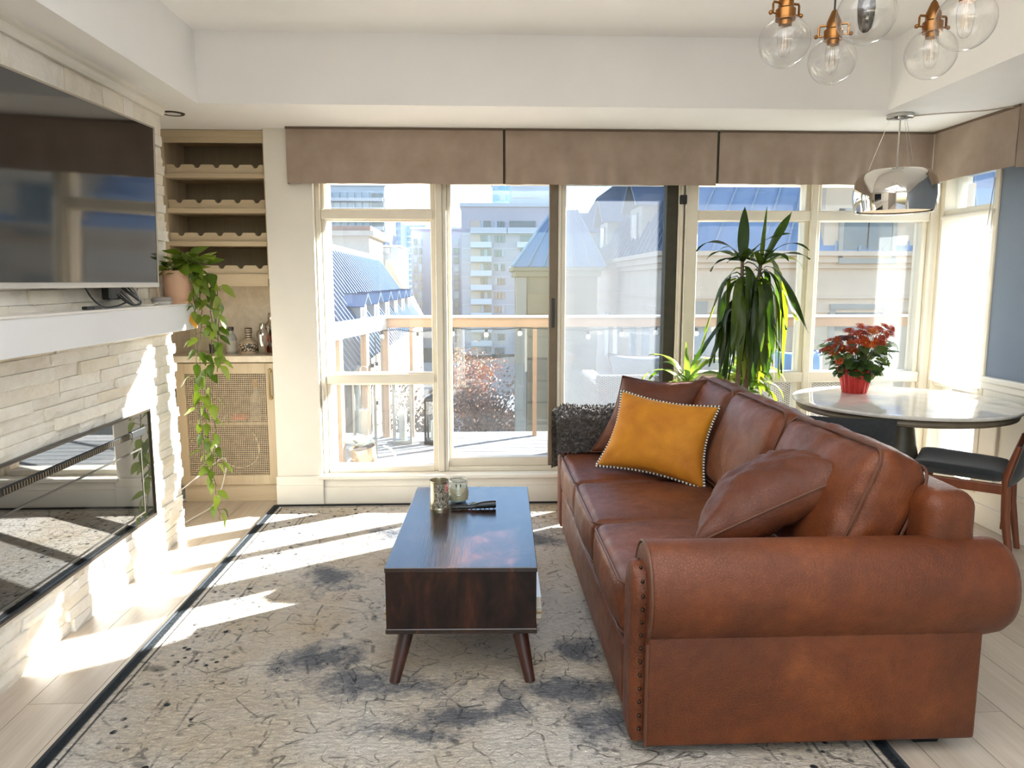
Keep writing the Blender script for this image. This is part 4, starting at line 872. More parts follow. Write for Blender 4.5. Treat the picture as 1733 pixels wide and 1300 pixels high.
def chair(label, x, y, rz):
    """local +y is the way the chair faces"""
    t = thing('dining_chair', label, 'chair', (x, y, 0), rz, 'charcoal dining chairs round the table')
    b = MB(); n = 12
    def seat(s):
        def f(u, v):
            X, Y = (u-0.5)*0.46, -0.20+v*0.43
            zt = 0.475-0.018*math.cos(PI*(u-0.5)*2)*(1-v)+0.012*abs(u-0.5)*2
            return V((X*(1-0.08*(1-v)), Y, zt+0.01*math.sin(PI*v)))
        return f
    def top(u, v):
        X = (u-0.5)*0.47*(0.90+0.10*v); Y = -0.21+0.44*v
        e = (max(0, 1-abs(2*u-1)**6)*max(0, 1-abs(2*v-1)**6))**0.4
        return V((X, Y, 0.445+0.035*e+0.03*(abs(2*u-1)**2)*(0.4+0.6*v)))
    def botm(u, v):
        p = top(u, v); e = (max(0, 1-abs(2*u-1)**6)*max(0, 1-abs(2*v-1)**6))**0.4; return V((p.x, p.y, p.z-0.065*e))
    b.grid(top, 14, 14); b.grid(botm, 14, 14); bmesh.ops.remove_doubles(b.bm, verts=b.bm.verts[:], dist=0.0005); b.build('seat', chf, t, True, angle=1.0)
    b = MB()
    def bk(s):
        def f(u, v):
            X = (u-0.5)*0.46; zz = 0.42+0.37*v
            e = (max(0, 1-abs(2*u-1)**8)*max(0, 1-abs(2*v-1)**8))**0.4
            yy = -0.215-0.09*v-0.035*(1-(2*u-1)**2)
            return V((X, yy+s*0.02*e, zz))
        return f
    b.grid(bk(1), 14, 10); b.grid(bk(-1), 14, 10); bmesh.ops.remove_doubles(b.bm, verts=b.bm.verts[:], dist=0.0005); b.build('backrest', chf, t, True, angle=1.0)
    for sx in (-1, 1):
        b = MB(); b.tube([(sx*0.205, -0.255, 0.0), (sx*0.20, -0.215, 0.25), (sx*0.195, -0.205, 0.46), (sx*0.195, -0.245, 0.62)], [0.014, 0.020, 0.021, 0.014], 8); b.build('leg', chw, t, True, angle=0.9)
        b = MB(); b.tube([(sx*0.20, 0.20, 0.0), (sx*0.195, 0.185, 0.25), (sx*0.19, 0.17, 0.44)], [0.013, 0.018, 0.021], 8); b.build('leg', chw, t, True, angle=0.9)
        MB().box(sx*0.195-0.011, sx*0.195+0.011, -0.20, 0.18, 0.375, 0.425, bevel=0.005).build('side_rail', chw, t)
    MB().box(-0.195, 0.195, -0.216, -0.194, 0.20, 0.24, bevel=0.004).build('stretcher', chw, t); MB().box(-0.19, 0.19, 0.165, 0.187, 0.375, 0.425, bevel=0.005).build('front_rail', chw, t)
    return t
chair('charcoal fabric dining chair with walnut legs standing clear at the right wall', 2.515, 3.69, math.radians(50))
chair('charcoal dining chair hidden behind the sofa, only its backrest showing', 1.77, 3.58, math.radians(-22))
# ================================================================== VALANCES, BLIND
fab = NT('taupe_linen'); v = fab.coord('Object'); w1_ = fab.node('ShaderNodeTexWave', i_Scale=240.0, i_Distortion=1.5); fab.link(v, w1_.inputs['Vector']); nf = fab.noise(v, 6, 4, 0.6)
fab.set(Base_Color=fab.ramp(nf, [(0.3, srgb(150, 132, 118)), (0.7, srgb(165, 148, 134))]), Roughness=0.9); fab.bump(w1_.outputs['Fac'], 0.12, 0.002); fab.p.inputs['Sheen Weight'].default_value = 0.15
def valance(label, x0, x1, seed, ramp_=1.0, zb=1.985):
    t = thing('window_valance', label, 'valance', ((x0+x1)/2, 4.60, 2.308), 0, 'taupe valance panels')
    L = x1-x0; nx = 90
    def f(u, v):
        x = (u-0.5)*L; z_ = -(2.308-zb)*v
        ed = min(1, min(u, 1-u)*12)
        d = (noise.noise(V((x*7+seed, v*0.9, 0)))*0.020+noise.noise(V((x*17+seed, v*1.1, 2)))*0.012)*ramp_*(0.15+0.85*v)*ed
        return V((x, d, z_+0.004*noise.noise(V((x*4, seed, 0)))*v))
    b = MB(); b.grid(f, nx, 16); b.grid(lambda u, v: f(u, v)+V((0, 0.004, 0)), nx, 16); b.build('panel', fab.m, t, True, angle=None)
    MB().box(-L/2, L/2, 0.012, 0.03, -0.03, 0.0).build('mounting_board', M['trim'], t); MB().box(-L/2-0.002, L/2+0.002, -0.006, 0.006, -0.012, 0.001, bevel=0.002).build('header_tape', plain('tape_brown', (110, 94, 80), 0.9), t)
    return t
va = valance('leftmost flat taupe linen valance panel over the left window', -1.140, 0.143, 1.0, 0.6)
def ret(parent, x, label):
    b = MB(); b.grid(lambda u, v: V((x+0.004*math.sin(v*3), 0.005+u*0.06, -(0.325)*v)), 3, 6); b.build(label, fab.m, parent, True, angle=None)
ret(va, -0.6415, 'return')
vb = valance('middle taupe valance panel with soft pleats above the balcony door', 0.158, 1.440, 5.0, 1.1)
vc = valance('gathered taupe valance panel over the right-hand windows behind the chrome lamp', 1.456, 2.782, 9.0, 1.6, 1.995)
# pleat backing strips
MB().box(-0.012, 0.012, 0.012, 0.016, -0.32, 0).build('pleat_backing', M['dark_seal'], vb).location = (-0.6485, 0, 0)
MB().box(-0.012, 0.012, 0.012, 0.016, -0.31, 0).build('pleat_backing', M['dark_seal'], vc).location = (-0.6660, 0, 0)
vr = thing('window_valance', 'taupe valance panel returning along the right wall window', 'valance', (2.78, 4.23, 2.308), 0, 'taupe valance panels')
def fr(u, v):
    y = 0.36-u*0.72; d = (noise.noise(V((y*6, v*1.3, 7)))*0.016)*(0.2+0.8*v); return V((d, y, -(0.305+0.0*u)*v))
b = MB(); b.grid(fr, 60, 14); b.grid(lambda u, v: fr(u, v)+V((0.004, 0, 0)), 60, 14); b.build('panel', fab.m, vr, True, angle=None)
b = MB(); b.grid(lambda u, v: V((0.002+u*0.135, -0.362-0.02*math.sin(PI*u), -0.315*v)), 6, 6); b.build('return', fab.m, vr, True, angle=None)
MB().box(0.012, 0.03, -0.36, 0.36, -0.03, 0).build('mounting_board', M['trim'], vr); MB().box(-0.006, 0.006, -0.365, 0.36, -0.012, 0.001, bevel=0.002).build('header_tape', plain('tape_brown2', (110, 94, 80), 0.9), vr)
bl = thing('roller_blind', 'white translucent roller blind glowing in the right wall window', 'blind', (2.905, 4.42, 1.80))
mbl = NT('blind_fabric'); tl = mbl.node('ShaderNodeBsdfTranslucent', i_Color=(0.95, 0.95, 0.93, 1)); df = mbl.node('ShaderNodeBsdfDiffuse', i_Color=(0.9, 0.9, 0.88, 1)); mx = mbl.node('ShaderNodeMixShader', i_0=0.45)
mbl.link(tl.outputs[0], mx.inputs[1]); mbl.link(df.outputs[0], mx.inputs[2]); mbl.link(mx.outputs[0], mbl.out.inputs[0])
b = MB(); b.grid(lambda u, v: V((-0.012*math.sin(PI*u)*v-0.03*max(0, v-0.93)*14*0.3, -0.235+0.47*u, -1.02*v+0.012*math.sin(PI*u)*v*-1)), 14, 30); b.build('blind_sheet', mbl.m, bl, True, angle=None)
MB().tube([(0, -0.235, -1.02), (-0.012, 0, -1.032), (0, 0.235, -1.02)], 0.007, 8).build('bottom_bar', M['trim'], bl, True); MB().tube([(0.01, -0.24, 0.0), (0.01, 0.24, 0.0)], 0.016, 12).build('roller_tube', M['trim'], bl, True)
cable('blind_cord', [(2.885, 4.165, 1.985), (2.875, 4.20, 1.60), (2.865, 4.25, 1.2), (2.86, 4.30, 0.90), (2.862, 4.31, 0.79)], 0.0022, plain('cord_grey', (150, 148, 146), 0.6), 'thin grey blind cord slanting across the glowing blind', None, 'cord')
cable('blind_cord', [(2.90, 4.18, 1.985), (2.895, 4.19, 1.4), (2.885, 4.205, 0.95), (2.885, 4.21, 0.78)], 0.0016, plain('cord_pale', (188, 184, 178), 0.6), 'pale hanging cord at the edge of the right wall by the blind', None, 'cord')
# ================================================================== LAMPS
gg = NT('globe_glass'); tr = gg.node('ShaderNodeBsdfTransparent', i_Color=(0.985, 0.985, 0.98, 1)); gl = gg.node('ShaderNodeBsdfGlossy', i_Roughness=0.0); lw = schlick(gg, 0.055, 1.2); mx = gg.node('ShaderNodeMixShader')
gg.link(lw, mx.inputs[0]); gg.link(tr.outputs[0], mx.inputs[1]); gg.link(gl.outputs[0], mx.inputs[2]); gg.link(mx.outputs[0], gg.out.inputs[0]); GG = gg.m
sg = NT('smoked_bulb'); tr = sg.node('ShaderNodeBsdfTransparent', i_Color=(0.30, 0.28, 0.25, 1)); gl = sg.node('ShaderNodeBsdfGlossy', i_Roughness=0.02); mx = sg.node('ShaderNodeMixShader', i_0=0.12); sg.link(tr.outputs[0], mx.inputs[1]); sg.link(gl.outputs[0], mx.inputs[2]); sg.link(mx.outputs[0], sg.out.inputs[0])
brass = plain('aged_brass', (150, 104, 58), 0.28, 0.95, var=0.08)
def globe_pendant(label, x, y, z, r, smoked, scr):
    t = thing('globe_pendant', label, 'pendant lamp', (x, y, z), 0, 'clear glass globe pendants')
    pr_ = [(0.001, -r)]+[(r*math.sin(a), -r*math.cos(a)) for a in [k/24*PI for k in range(1, 22)]]
    nr = r*0.36; pr_ = [p for p in pr_ if not (p[1] > 0 and p[0] < nr)]+[(nr, r*0.95), (nr*1.02, r*1.06)]
    MB().lathe(pr_, 40).build('globe', GG, t, True, angle=None)
    k = r/0.08
    MB().lathe([(0.0, 0.052*k), (0.022*k, 0.045*k), (0.024*k, 0.02*k), (0.021*k, -0.015*k), (0.016*k, -0.036*k), (0.008*k, -0.046*k), (0, -0.048*k)], 24).build('bulb', sg.m if smoked else GG, t, True, angle=None)
    b = MB()
    for q in range(6):
        a = q/6*2*PI; b.tube([(0.006*math.cos(a), 0.006*math.sin(a), 0.05*k), (0.012*math.cos(a+0.3), 0.012*math.sin(a+0.3), -0.022*k)], 0.0006, 4)
    b.build('filament', plain('filament', (190, 150, 96), 0.4, 0.7), t, True)
    MB().lathe([(0, 0.05*k), (0.020*k, 0.05*k), (0.021*k, 0.066*k), (nr*1.08, 0.066*k), (nr*1.10, 0.098*k), (0.024*k, 0.104*k), (0.024*k, 0.125*k), (0.010*k, 0.16*k), (0.006, 0.165*k), (0, 0.165*k)], 28).build('socket', brass, t, True, angle=0.6)
    for a in scr:
        sc = MB()
        c, s = math.cos(a), math.sin(a)
        sc.tube([(c*0.024*k, s*0.024*k, 0.118*k), (c*0.045*k, s*0.045*k, 0.118*k), (c*0.048*k, s*0.048*k, 0.112*k), (c*0.048*k, s*0.048*k, 0.084*k)], 0.004, 6); sc.sphere((c*0.056*k, s*0.056*k, 0.084*k), 0.007, 8, 6); sc.tube([(c*0.026*k, s*0.026*k, 0.084*k), (c*0.056*k, s*0.056*k, 0.084*k)], 0.003, 6)
        sc.build('thumb_screw', brass, t, True)
    MB().tube([(0, 0, 0.16*k), (0, 0, 2.655-z)], 0.0035, 8).build('cord', M['black'], t, True)
    MB().lathe([(0, 2.645-z), (0.03, 2.645-z), (0.032, 2.655-z), (0.032, 2.666-z), (0, 2.666-z)], 24).build('ceiling_cap', brass, t, True, angle=0.6)
globe_pendant('clear glass globe pendant hanging leftmost of the cluster with brass thumb screw', 0.985, 2.487, 2.168, 0.080, False, (0.2, 3.4))
globe_pendant('lowest clear globe pendant, second from left, on a black cord', 1.226, 2.663, 2.164, 0.080, False, (-0.3, 2.6))
globe_pendant('globe pendant with dark smoked filament bulb, middle of the cluster', 1.093, 2.177, 2.148, 0.080, True, (1.0, 4.1))
globe_pendant('globe pendant behind the rightmost one, with two brass thumb screws', 1.492, 2.522, 2.148, 0.080, False, (0.1, 3.2))
globe_pendant('rightmost globe pendant cut by the top of the view', 1.373, 2.163, 2.132, 0.080, False, (0.6, 3.8))
dp = thing('chrome_drum_pendant', 'mirror chrome drum pendant lamp hanging over the round dining table', 'pendant lamp', (2.305, 4.14, 1.786))
MB().lathe([(0.19, 0.004), (0.205, 0.0), (0.212, 0.035), (0.217, 0.08), (0.215, 0.13), (0.205, 0.175), (0.185, 0.205), (0.16, 0.222), (0.155, 0.224), (0.152, 0.22), (0.18, 0.2), (0.2, 0.17), (0.21, 0.13), (0.212, 0.08), (0.207, 0.036), (0.19, 0.004)], 72).build('shade', plain('mirror_chrome', (222, 218, 212), 0.03, 1.0, var=0.01), dp, True, angle=0.8)
MB().lathe([(0, 0.012), (0.19, 0.012), (0.19, 0.02), (0, 0.02)], 48).build('diffuser', plain('lamp_diffuser', (214, 190, 156), 0.5), dp, True, angle=0.6)
MB().lathe([(0.055, 0.506), (0.064, 0.502), (0.069, 0.506), (0.069, 0.528), (0.064, 0.532), (0.055, 0.528)], 36).build('canopy_ring', M['steel'], dp, True, angle=0.7); MB().lathe([(0, 0.500), (0.012, 0.502), (0.016, 0.515), (0.0, 0.52)], 20).build('canopy_hub', M['steel'], dp, True)
wb = MB()
for a in (0.4, 2.5, 4.6): wb.tube([(0.05*math.cos(a), 0.05*math.sin(a), 0.508), (0.15*math.cos(a), 0.15*math.sin(a), 0.222)], 0.0012, 5)
wb.build('hanging_wires', M['steel'], dp, True); MB().tube([(0, 0, 0.505), (0.0, 0, 0.35), (0.005, 0.005, 0.2)], 0.0045, 8).build('power_cord', plain('cord_clear', (206, 200, 190), 0.4), dp, True)
MB().lathe([(0.03, 0.10), (0.045, 0.06), (0.03, 0.022), (0.0, 0.02), (0.0, 0.2), (0.02, 0.2), (0.02, 0.12)], 20).build('bulb_holder', M['steel'], dp, True)
cable('ceiling_cord', [(2.37, 4.14, 2.303), (2.48, 4.06, 2.300), (2.62, 4.02, 2.302), (2.72, 3.98, 2.305), (2.80, 3.88, 2.305), (2.88, 3.80, 2.306)], 0.0035, plain('cord_beige', (176, 166, 152), 0.5), 'thin cord running along the soffit from the chrome pendant to the wall', None, 'cord')
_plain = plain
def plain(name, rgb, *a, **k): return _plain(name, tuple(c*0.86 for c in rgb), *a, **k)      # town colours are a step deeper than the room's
# ================================================================== BALCONY
MDK = wood('weathered_deck', (104, 102, 102), (136, 133, 131), axis=0, scale=0.7, rough=0.7, bump=0.1, var=0.5)
deck = wall_box('floor_balcony', plain('deck_joists', (60, 56, 52), 0.9), (-1.35, 5.5, 4.96, 6.90, -0.30, -0.03))
y = 4.97
while y < 6.86:
    MB().box(-1.34, 5.4, y, y+0.132, -0.03, 0.0, bevel=0.003, seg=1).build('plank', MDK, deck); y += 0.140
MBG = plain('rail_beige', (186, 152, 120), 0.6, var=0.04)
MWC = plain('rail_white_cap', (240, 236, 230), 0.5)
ral = thing('balcony_railing', 'beige balcony railing with glass panels and pale cap beyond the deck', 'railing', (1.5, 6.72, 0.0))
def rp(b, name, mat): return at_thing(b, name, mat, ral)
CX, CY = -0.86, 6.70; LX, LY = -1.14, 4.98
rp(MB().box(CX, 5.4, 6.69, 6.76, 1.0, 1.085, bevel=0.004), 'top_rail', MBG); rp(MB().box(CX-0.03, 5.4, 6.665, 6.785, 1.085, 1.105, bevel=0.004), 'rail_cap', MWC)
dv = V((LX-CX, LY-CY, 0)); dl_ = dv.length; an = math.atan2(dv.y, dv.x)
lm = Matrix.Translation((CX, CY, 0)) @ Matrix.Rotation(an, 4, 'Z')
rp(MB().box(0, dl_, -0.03, 0.03, 0.985, 1.085, lm, bevel=0.004), 'top_rail', MWC); rp(MB().box(0, dl_, -0.05, 0.05, 1.085, 1.105, lm, bevel=0.004), 'rail_cap', MWC)  # left run in white: its sunlit face is put into the colour
for x, w in ((CX, 0.035), (-0.62, 0.015), (0.495, 0.018), (1.72, 0.018), (2.9, 0.018), (4.0, 0.018)): rp(MB().box(x-w, x+w, 6.70, 6.75, 0, 1.0), 'post', MBG)
for d in (0.55, 1.18, 1.45): rp(MB().box(d-0.035, d+0.035, -0.025, 0.025, 0, 0.99, lm), 'post', MBG)
for x0, x1 in ((CX+0.03, 0.48), (0.51, 1.70), (1.74, 2.88), (2.92, 3.98)): rp(MB().box(x0, x1, 6.722, 6.728, 0.04, 1.0), 'glass_panel', M['rail_glass'])
rp(MB().box(0.04, 1.42, -0.003, 0.003, 0.04, 0.985, lm), 'glass_panel', M['rail_glass'])
MIR = plain('lantern_iron', (64, 60, 54), 0.5, 0.4); MZN = plain('lantern_zinc', (160, 160, 154), 0.4, 0.5); MCD = plain('candle_wax', (240, 234, 222), 0.5)
def lantern(label, x, y, w, h, mat, clabel, ch, cr):
    t = thing('garden_lantern', label, 'lantern', (x, y, 0.0), rnd.uniform(-0.2, 0.2), 'balcony lanterns')
    MB().box(-w, w, -w, w, 0, 0.03, bevel=0.004).build('base', mat, t)
    hb = h*0.82
    for sx in (-1, 1):
        for sy in (-1, 1): MB().box(sx*w*0.86-0.009, sx*w*0.86+0.009, sy*w*0.86-0.009, sy*w*0.86+0.009, 0.03, hb).build('corner_post', mat, t)
    b = MB(); b.box(-w, w, -w, w, hb, hb+0.018, bevel=0.003); b.build('top_plate', mat, t)
    MB().lathe([(w*1.35, hb+0.018), (w*1.30, hb+0.026), (w*0.55, hb+h*0.10), (w*0.5, hb+h*0.13), (0, hb+h*0.14)], 4, Matrix.Rotation(PI/4, 4, 'Z')).build('roof', mat, t)
    MB().tube([(0.03*math.cos(a), 0, h*0.97+0.03*math.sin(a)) for a in [k*PI/8 for k in range(17)]], 0.004, 6, False).build('ring', mat, t, True)
    MB().box(-w*0.8, w*0.8, -w*0.86, -w*0.86+0.004, 0.035, hb).build('pane', M['rail_glass'], t)
    c = thing('pillar_candle', clabel, 'candle', (x, y, 0.03)); MB().lathe([(0, 0), (cr, 0), (cr, ch-0.006), (cr-0.006, ch), (0.01, ch-0.005), (0, ch-0.005)], 24).build('wax', MCD, c, True, angle=0.6); MB().tube([(0, 0, ch-0.006), (0.002, 0, ch+0.012)], 0.0025, 6).build('wick', M['black'], c)
lantern('pale zinc lantern nearest the left railing beyond the tilted pot', -0.915, 5.85, 0.075, 0.74, MZN, 'thick white candle in the lantern behind the tilted pot', 0.38, 0.05)
lantern('large zinc lantern with tall white candle by the railing corner', -0.685, 6.48, 0.085, 0.66, MZN, 'tall white candle in the large zinc lantern', 0.26, 0.035)
lantern('small dark iron lantern half hidden by the window post', -0.40, 6.45, 0.085, 0.46, MIR, 'short white candle in the dark iron lantern', 0.17, 0.04)
pot = thing('tilted_brass_pot', 'shiny brass pot tilted on the deck with grey-green leaves', 'plant pot', (-0.845, 5.42, 0.012)); pot.rotation_euler = (0.05, -0.16, 0.3)
MB().lathe([(0, 0.0), (0.082, 0.0), (0.088, 0.006), (0.097, 0.19), (0.094, 0.192), (0.085, 0.02), (0, 0.016)], 40).build('pot_body', plain('pot_brass', (226, 196, 150), 0.24, 0.85, var=0.03), pot, True, angle=0.8)
MB().lathe([(0, 0.17), (0.092, 0.172), (0, 0.18)], 20).build('soil', plain('soil', (70, 56, 44), 0.95), pot, True)
MLG = plain('leaf_glaucous', (176, 194, 190), 0.55, var=0.1)
for k, (a, l, e) in enumerate(((2.9, 0.15, 0.9), (2.4, 0.10, 1.2), (0.5, 0.13, 0.9), (0.0, 0.10, 0.5), (4.2, 0.11, 0.9), (1.6, 0.10, 1.2), (3.4, 0.08, 1.3))):
    def lf(u, v):
        w = 0.045*math.sin(PI*min(1, u*0.95+0.03))**0.7; r_ = l*u; z_ = 0.185+0.11*math.sin(e)*u*1.2-0.05*u*u
        c = V((math.cos(a), math.sin(a), 0)); s_ = V((-math.sin(a), math.cos(a), 0)); return c*r_*math.cos(e*0.6)+s_*w*(2*v-1)+V((0, 0, z_+0.014*(2*v-1)**2))
    MB().grid(lf, 8, 4).build('leaf', MLG, pot, True, angle=None)
cable('garden_hose', [(-0.72, 5.44, 0.20), (-0.66, 5.43, 0.17), (-0.615, 5.40, 0.09), (-0.63, 5.36, 0.012), (-0.68, 5.3, 0.008)], 0.008, plain('hose_grey', (190, 184, 176), 0.5), 'pale hose loop arching beside the tilted brass pot', None, 'hose')
cable('deck_cable', [(-0.92, 5.42, 0.16), (-1.0, 5.36, 0.06), (-1.06, 5.25, 0.008), (-1.0, 5.15, 0.006), (-0.9, 5.2, 0.006)], 0.006, MCW, 'white cable hanging from the left side of the brass pot', None, 'cable')
sg_ = thing('string_lights', 'clear bulb string lights hanging under the balcony rail', 'string lights', (0.5, 6.64, 0.97))
bulbs = [(-0.87, 0.93), (-0.555, 0.915), (-0.245, 0.955), (0.056, 0.945), (0.356, 0.955), (0.97, 0.925), (1.27, 0.945), (1.58, 0.96), (1.95, 0.95)]
wp = []
for k, (x, z_) in enumerate(bulbs):
    wp.append((x, 6.64, z_+0.045))
    if k+1 < len(bulbs): wp.append(((x+bulbs[k+1][0])/2, 6.64, 0.985))
at_thing(MB().tube(wp, 0.004, 6), 'wire', M['black'], sg_, True)
bm_ = MB().lathe([(0, -0.035), (0.018, -0.028), (0.024, -0.010), (0.020, 0.006), (0.010, 0.018)], 16).mesh('bulb', True, True, None); bs_ = MB().lathe([(0, 0.045), (0.012, 0.045), (0.013, 0.016), (0.010, 0.012)], 12).mesh('socket', True)
bulbm = plain('bulb_frosted', (236, 236, 232), 0.15)
for x, z_ in bulbs:
    inst('bulb', bm_, bulbm, sg_, Matrix.Translation(V((x, 6.64, z_))-sg_.location)); inst('socket', bs_, M['black'], sg_, Matrix.Translation(V((x, 6.64, z_))-sg_.location))
sg2 = thing('string_lights', 'loose strand of clear bulbs hanging down beside the corner post', 'string lights', (-0.87, 6.2, 0.9))
b2 = [(-0.86, 6.2, 0.70), (-0.895, 6.2, 0.685), (-0.955, 6.2, 0.37), (-0.865, 6.2, 0.37)]
at_thing(MB().tube([(-0.87, 6.2, 0.97), (-0.865, 6.2, 0.75), (-0.895, 6.19, 0.72), (-0.90, 6.2, 0.55), (-0.95, 6.2, 0.415), (-0.91, 6.21, 0.5), (-0.87, 6.2, 0.41)], 0.004, 6), 'wire', M['black'], sg2, True)
for p in b2: inst('bulb', bm_, bulbm, sg2, Matrix.Translation(V(p)-sg2.location)); inst('socket', bs_, M['black'], sg2, Matrix.Translation(V(p)-sg2.location))
# patio sofa
wk = NT('wicker_grey'); v = wk.coord('Object', (16, 16, 30)); br = wk.node('ShaderNodeTexBrick', i_Scale=1.0, i_Color1=srgb(176, 170, 160), i_Color2=srgb(150, 144, 134), i_Mortar=srgb(70, 66, 60)); br.inputs['Mortar Size'].default_value = 0.08
vm = wk.node('ShaderNodeVectorRotate', rotation_type='X_AXIS'); vm.inputs['Angle'].default_value = PI/2; wk.link(v, vm.inputs['Vector']); wk.link(vm.outputs[0], br.inputs['Vector']); wk.set(Base_Color=br.outputs['Color'], Roughness=0.7); wk.bump(br.outputs['Fac'], -0.8, 0.01)
ps = thing('wicker_patio_sofa', 'grey woven wicker patio sofa with its back to the windows', 'sofa', (1.75, 5.62, 0.0))
at_thing(MB().box(0.84, 2.72, 5.28, 5.36, 0.08, 0.735, bevel=0.015), 'back_panel', wk.m, ps); at_thing(MB().box(0.84, 2.72, 5.36, 6.02, 0.10, 0.32, bevel=0.015), 'seat_base', wk.m, ps)
for x in (0.84, 2.64): at_thing(MB().box(x, x+0.08, 5.36, 6.02, 0.10, 0.66, bevel=0.012), 'arm', wk.m, ps); at_thing(MB().box(x-0.01, x+0.09, 5.30, 6.03, 0.735 if False else 0.66, 0.69, bevel=0.008), 'arm_cap', plain('wicker_cap', (176, 174, 170), 0.6), ps)
for x in (0.88, 2.66):
    for yy in (5.32, 5.96): at_thing(MB().box(x-0.02, x+0.02, yy-0.02, yy+0.02, 0, 0.10), 'foot', M['black'], ps)
at_thing(MB().box(0.93, 2.63, 5.38, 6.0, 0.32, 0.44, bevel=0.03), 'seat_pad', plain('patio_pad', (150, 156, 164), 0.9), ps)
gcm = plain('patio_cushion_grey', (128, 136, 148), 0.9); bcm = plain('patio_cushion_blue', (92, 142, 196), 0.85)
def pcush(label, x0, x1, z0, z1, y, mat, seed): pillow('patio_cushion', [(x0, y, z0), (x1, y, z0), (x1, y+0.10, z1), (x0, y+0.10, z1)], 0.16, mat, label, n=14, wr=0.004, seed=seed)
pcush('grey outdoor cushion at the left end of the wicker sofa', 0.96, 1.52, 0.46, 0.87, 5.46, gcm, 1.0); pcush('grey outdoor cushion behind the tall houseplant', 1.60, 2.14, 0.46, 0.86, 5.46, gcm, 3.0)
pcush('bright blue outdoor cushion behind the red flower pot', 2.20, 2.62, 0.46, 0.90, 5.46, bcm, 6.0)
# ================================================================== TOWN BEYOND
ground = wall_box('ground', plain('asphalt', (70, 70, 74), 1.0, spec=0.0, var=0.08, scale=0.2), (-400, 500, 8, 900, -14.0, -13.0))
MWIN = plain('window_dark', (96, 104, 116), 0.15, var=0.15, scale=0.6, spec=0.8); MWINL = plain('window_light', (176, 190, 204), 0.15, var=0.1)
def bpart(p, name, mat, *boxes, bev=0.0):
    b = MB()
    for x in boxes: b.box(*x, bevel=bev)
    return at_thing(b, name, mat, p)
def unit(name): return MB().box(-0.5, 0.5, -0.5, 0.5, -0.5, 0.5).mesh(name)
UB = {}
def ub(p, name, mat, x0, x1, y0, y1, z0, z1):
    k = (name, mat.name)
    if k not in UB: UB[k] = unit(name)
    o = inst(name, UB[k], mat, p, Matrix.Translation(V(((x0+x1)/2, (y0+y1)/2, (z0+z1)/2))-p.location) @ Matrix.Diagonal((x1-x0, y1-y0, z1-z0, 1)))
    return o
def PX(u, Y): return (u-812)/1260*Y*1.0
def PZ(v, Y): return 1.4+(478-v)/1260*Y*1.0
# (helper numbers only turn measured angles into metres for far buildings)
# --- main apartment tower
Y = 150.0; x0, x1 = PX(782, Y), PX(935, Y); zt = PZ(354, Y)
ap = thing('apartment_tower', 'pale lilac apartment tower with stacked white balconies straight ahead', 'building', ((x0+x1)/2, Y+8, -13))
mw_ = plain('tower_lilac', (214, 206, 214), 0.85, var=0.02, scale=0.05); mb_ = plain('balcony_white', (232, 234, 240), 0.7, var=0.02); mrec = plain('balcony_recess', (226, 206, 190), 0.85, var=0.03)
bpart(ap, 'wall', mw_, (x0, x1, Y, Y+16, -13, zt)); bpart(ap, 'parapet', mb_, (x0-0.3, x1+0.3, Y-0.3, Y+16.3, zt, zt+0.7))
fh = 23.3/1260*Y
for k in range(13):
    zf = PZ(388, Y)-fh*k
    wide = (k == 0)
    xa, xb = PX(797, Y), PX(857 if wide else 832, Y)
    ub(ap, 'recess', mrec, xa, PX(831, Y), Y-0.12, Y+0.1, zf-0.1, zf+1.35)
    ub(ap, 'balcony', mb_, xa, xb, Y-1.6, Y+0.1, zf-1.15, zf-0.05)
    ub(ap, 'floor_band', mb_, x0, x1, Y-0.06, Y+0.1, zf-1.3, zf-1.18)
    for q in range(3): ub(ap, 'window', MWIN if (k+q) % 3 else MWINL, PX(813.5+q*6, Y), PX(818.5+q*6, Y), Y-0.2, Y+0.1, zf+0.0, zf+1.3)
    for q in range(3): ub(ap, 'window', MWIN if (k+q) % 4 else MWINL, PX(836.5+q*6, Y), PX(841.5+q*6, Y), Y-0.2, Y+0.1, zf-0.1, zf+1.2)
    if k < 10: ub(ap, 'balcony', mb_, PX(858 if wide else 874, Y), PX(925, Y), Y-1.6, Y+0.1, zf-1.15, zf-0.05); ub(ap, 'window', MWIN, PX(862 if wide else 880, Y), PX(905, Y), Y-0.2, Y+0.1, zf, zf+1.3)
an_ = thing('roof_antennas', 'thin antenna masts on the left corner of the apartment tower roof', 'antenna', (PX(795, Y), Y+3, zt+0.7))
for k, (u, vt) in enumerate(((783, 322), (799, 330), (810, 312), (823, 345))):
    at_thing(MB().tube([(PX(u, Y), Y+3, zt+0.7), (PX(u, Y), Y+3, PZ(vt, Y))], 0.16, 6), 'mast', M['steel'], an_)
    at_thing(MB().box(PX(u-6, Y), PX(u+3, Y), Y+2.9, Y+3.1, PZ(vt+5, Y), PZ(vt+3.8, Y)), 'crossbar', M['steel'], an_)
at_thing(MB().tube([(PX(783, Y), Y+3, PZ(335, Y)), (PX(799, Y), Y+3, zt+1)], 0.08, 5), 'guy_wire', M['steel'], an_)
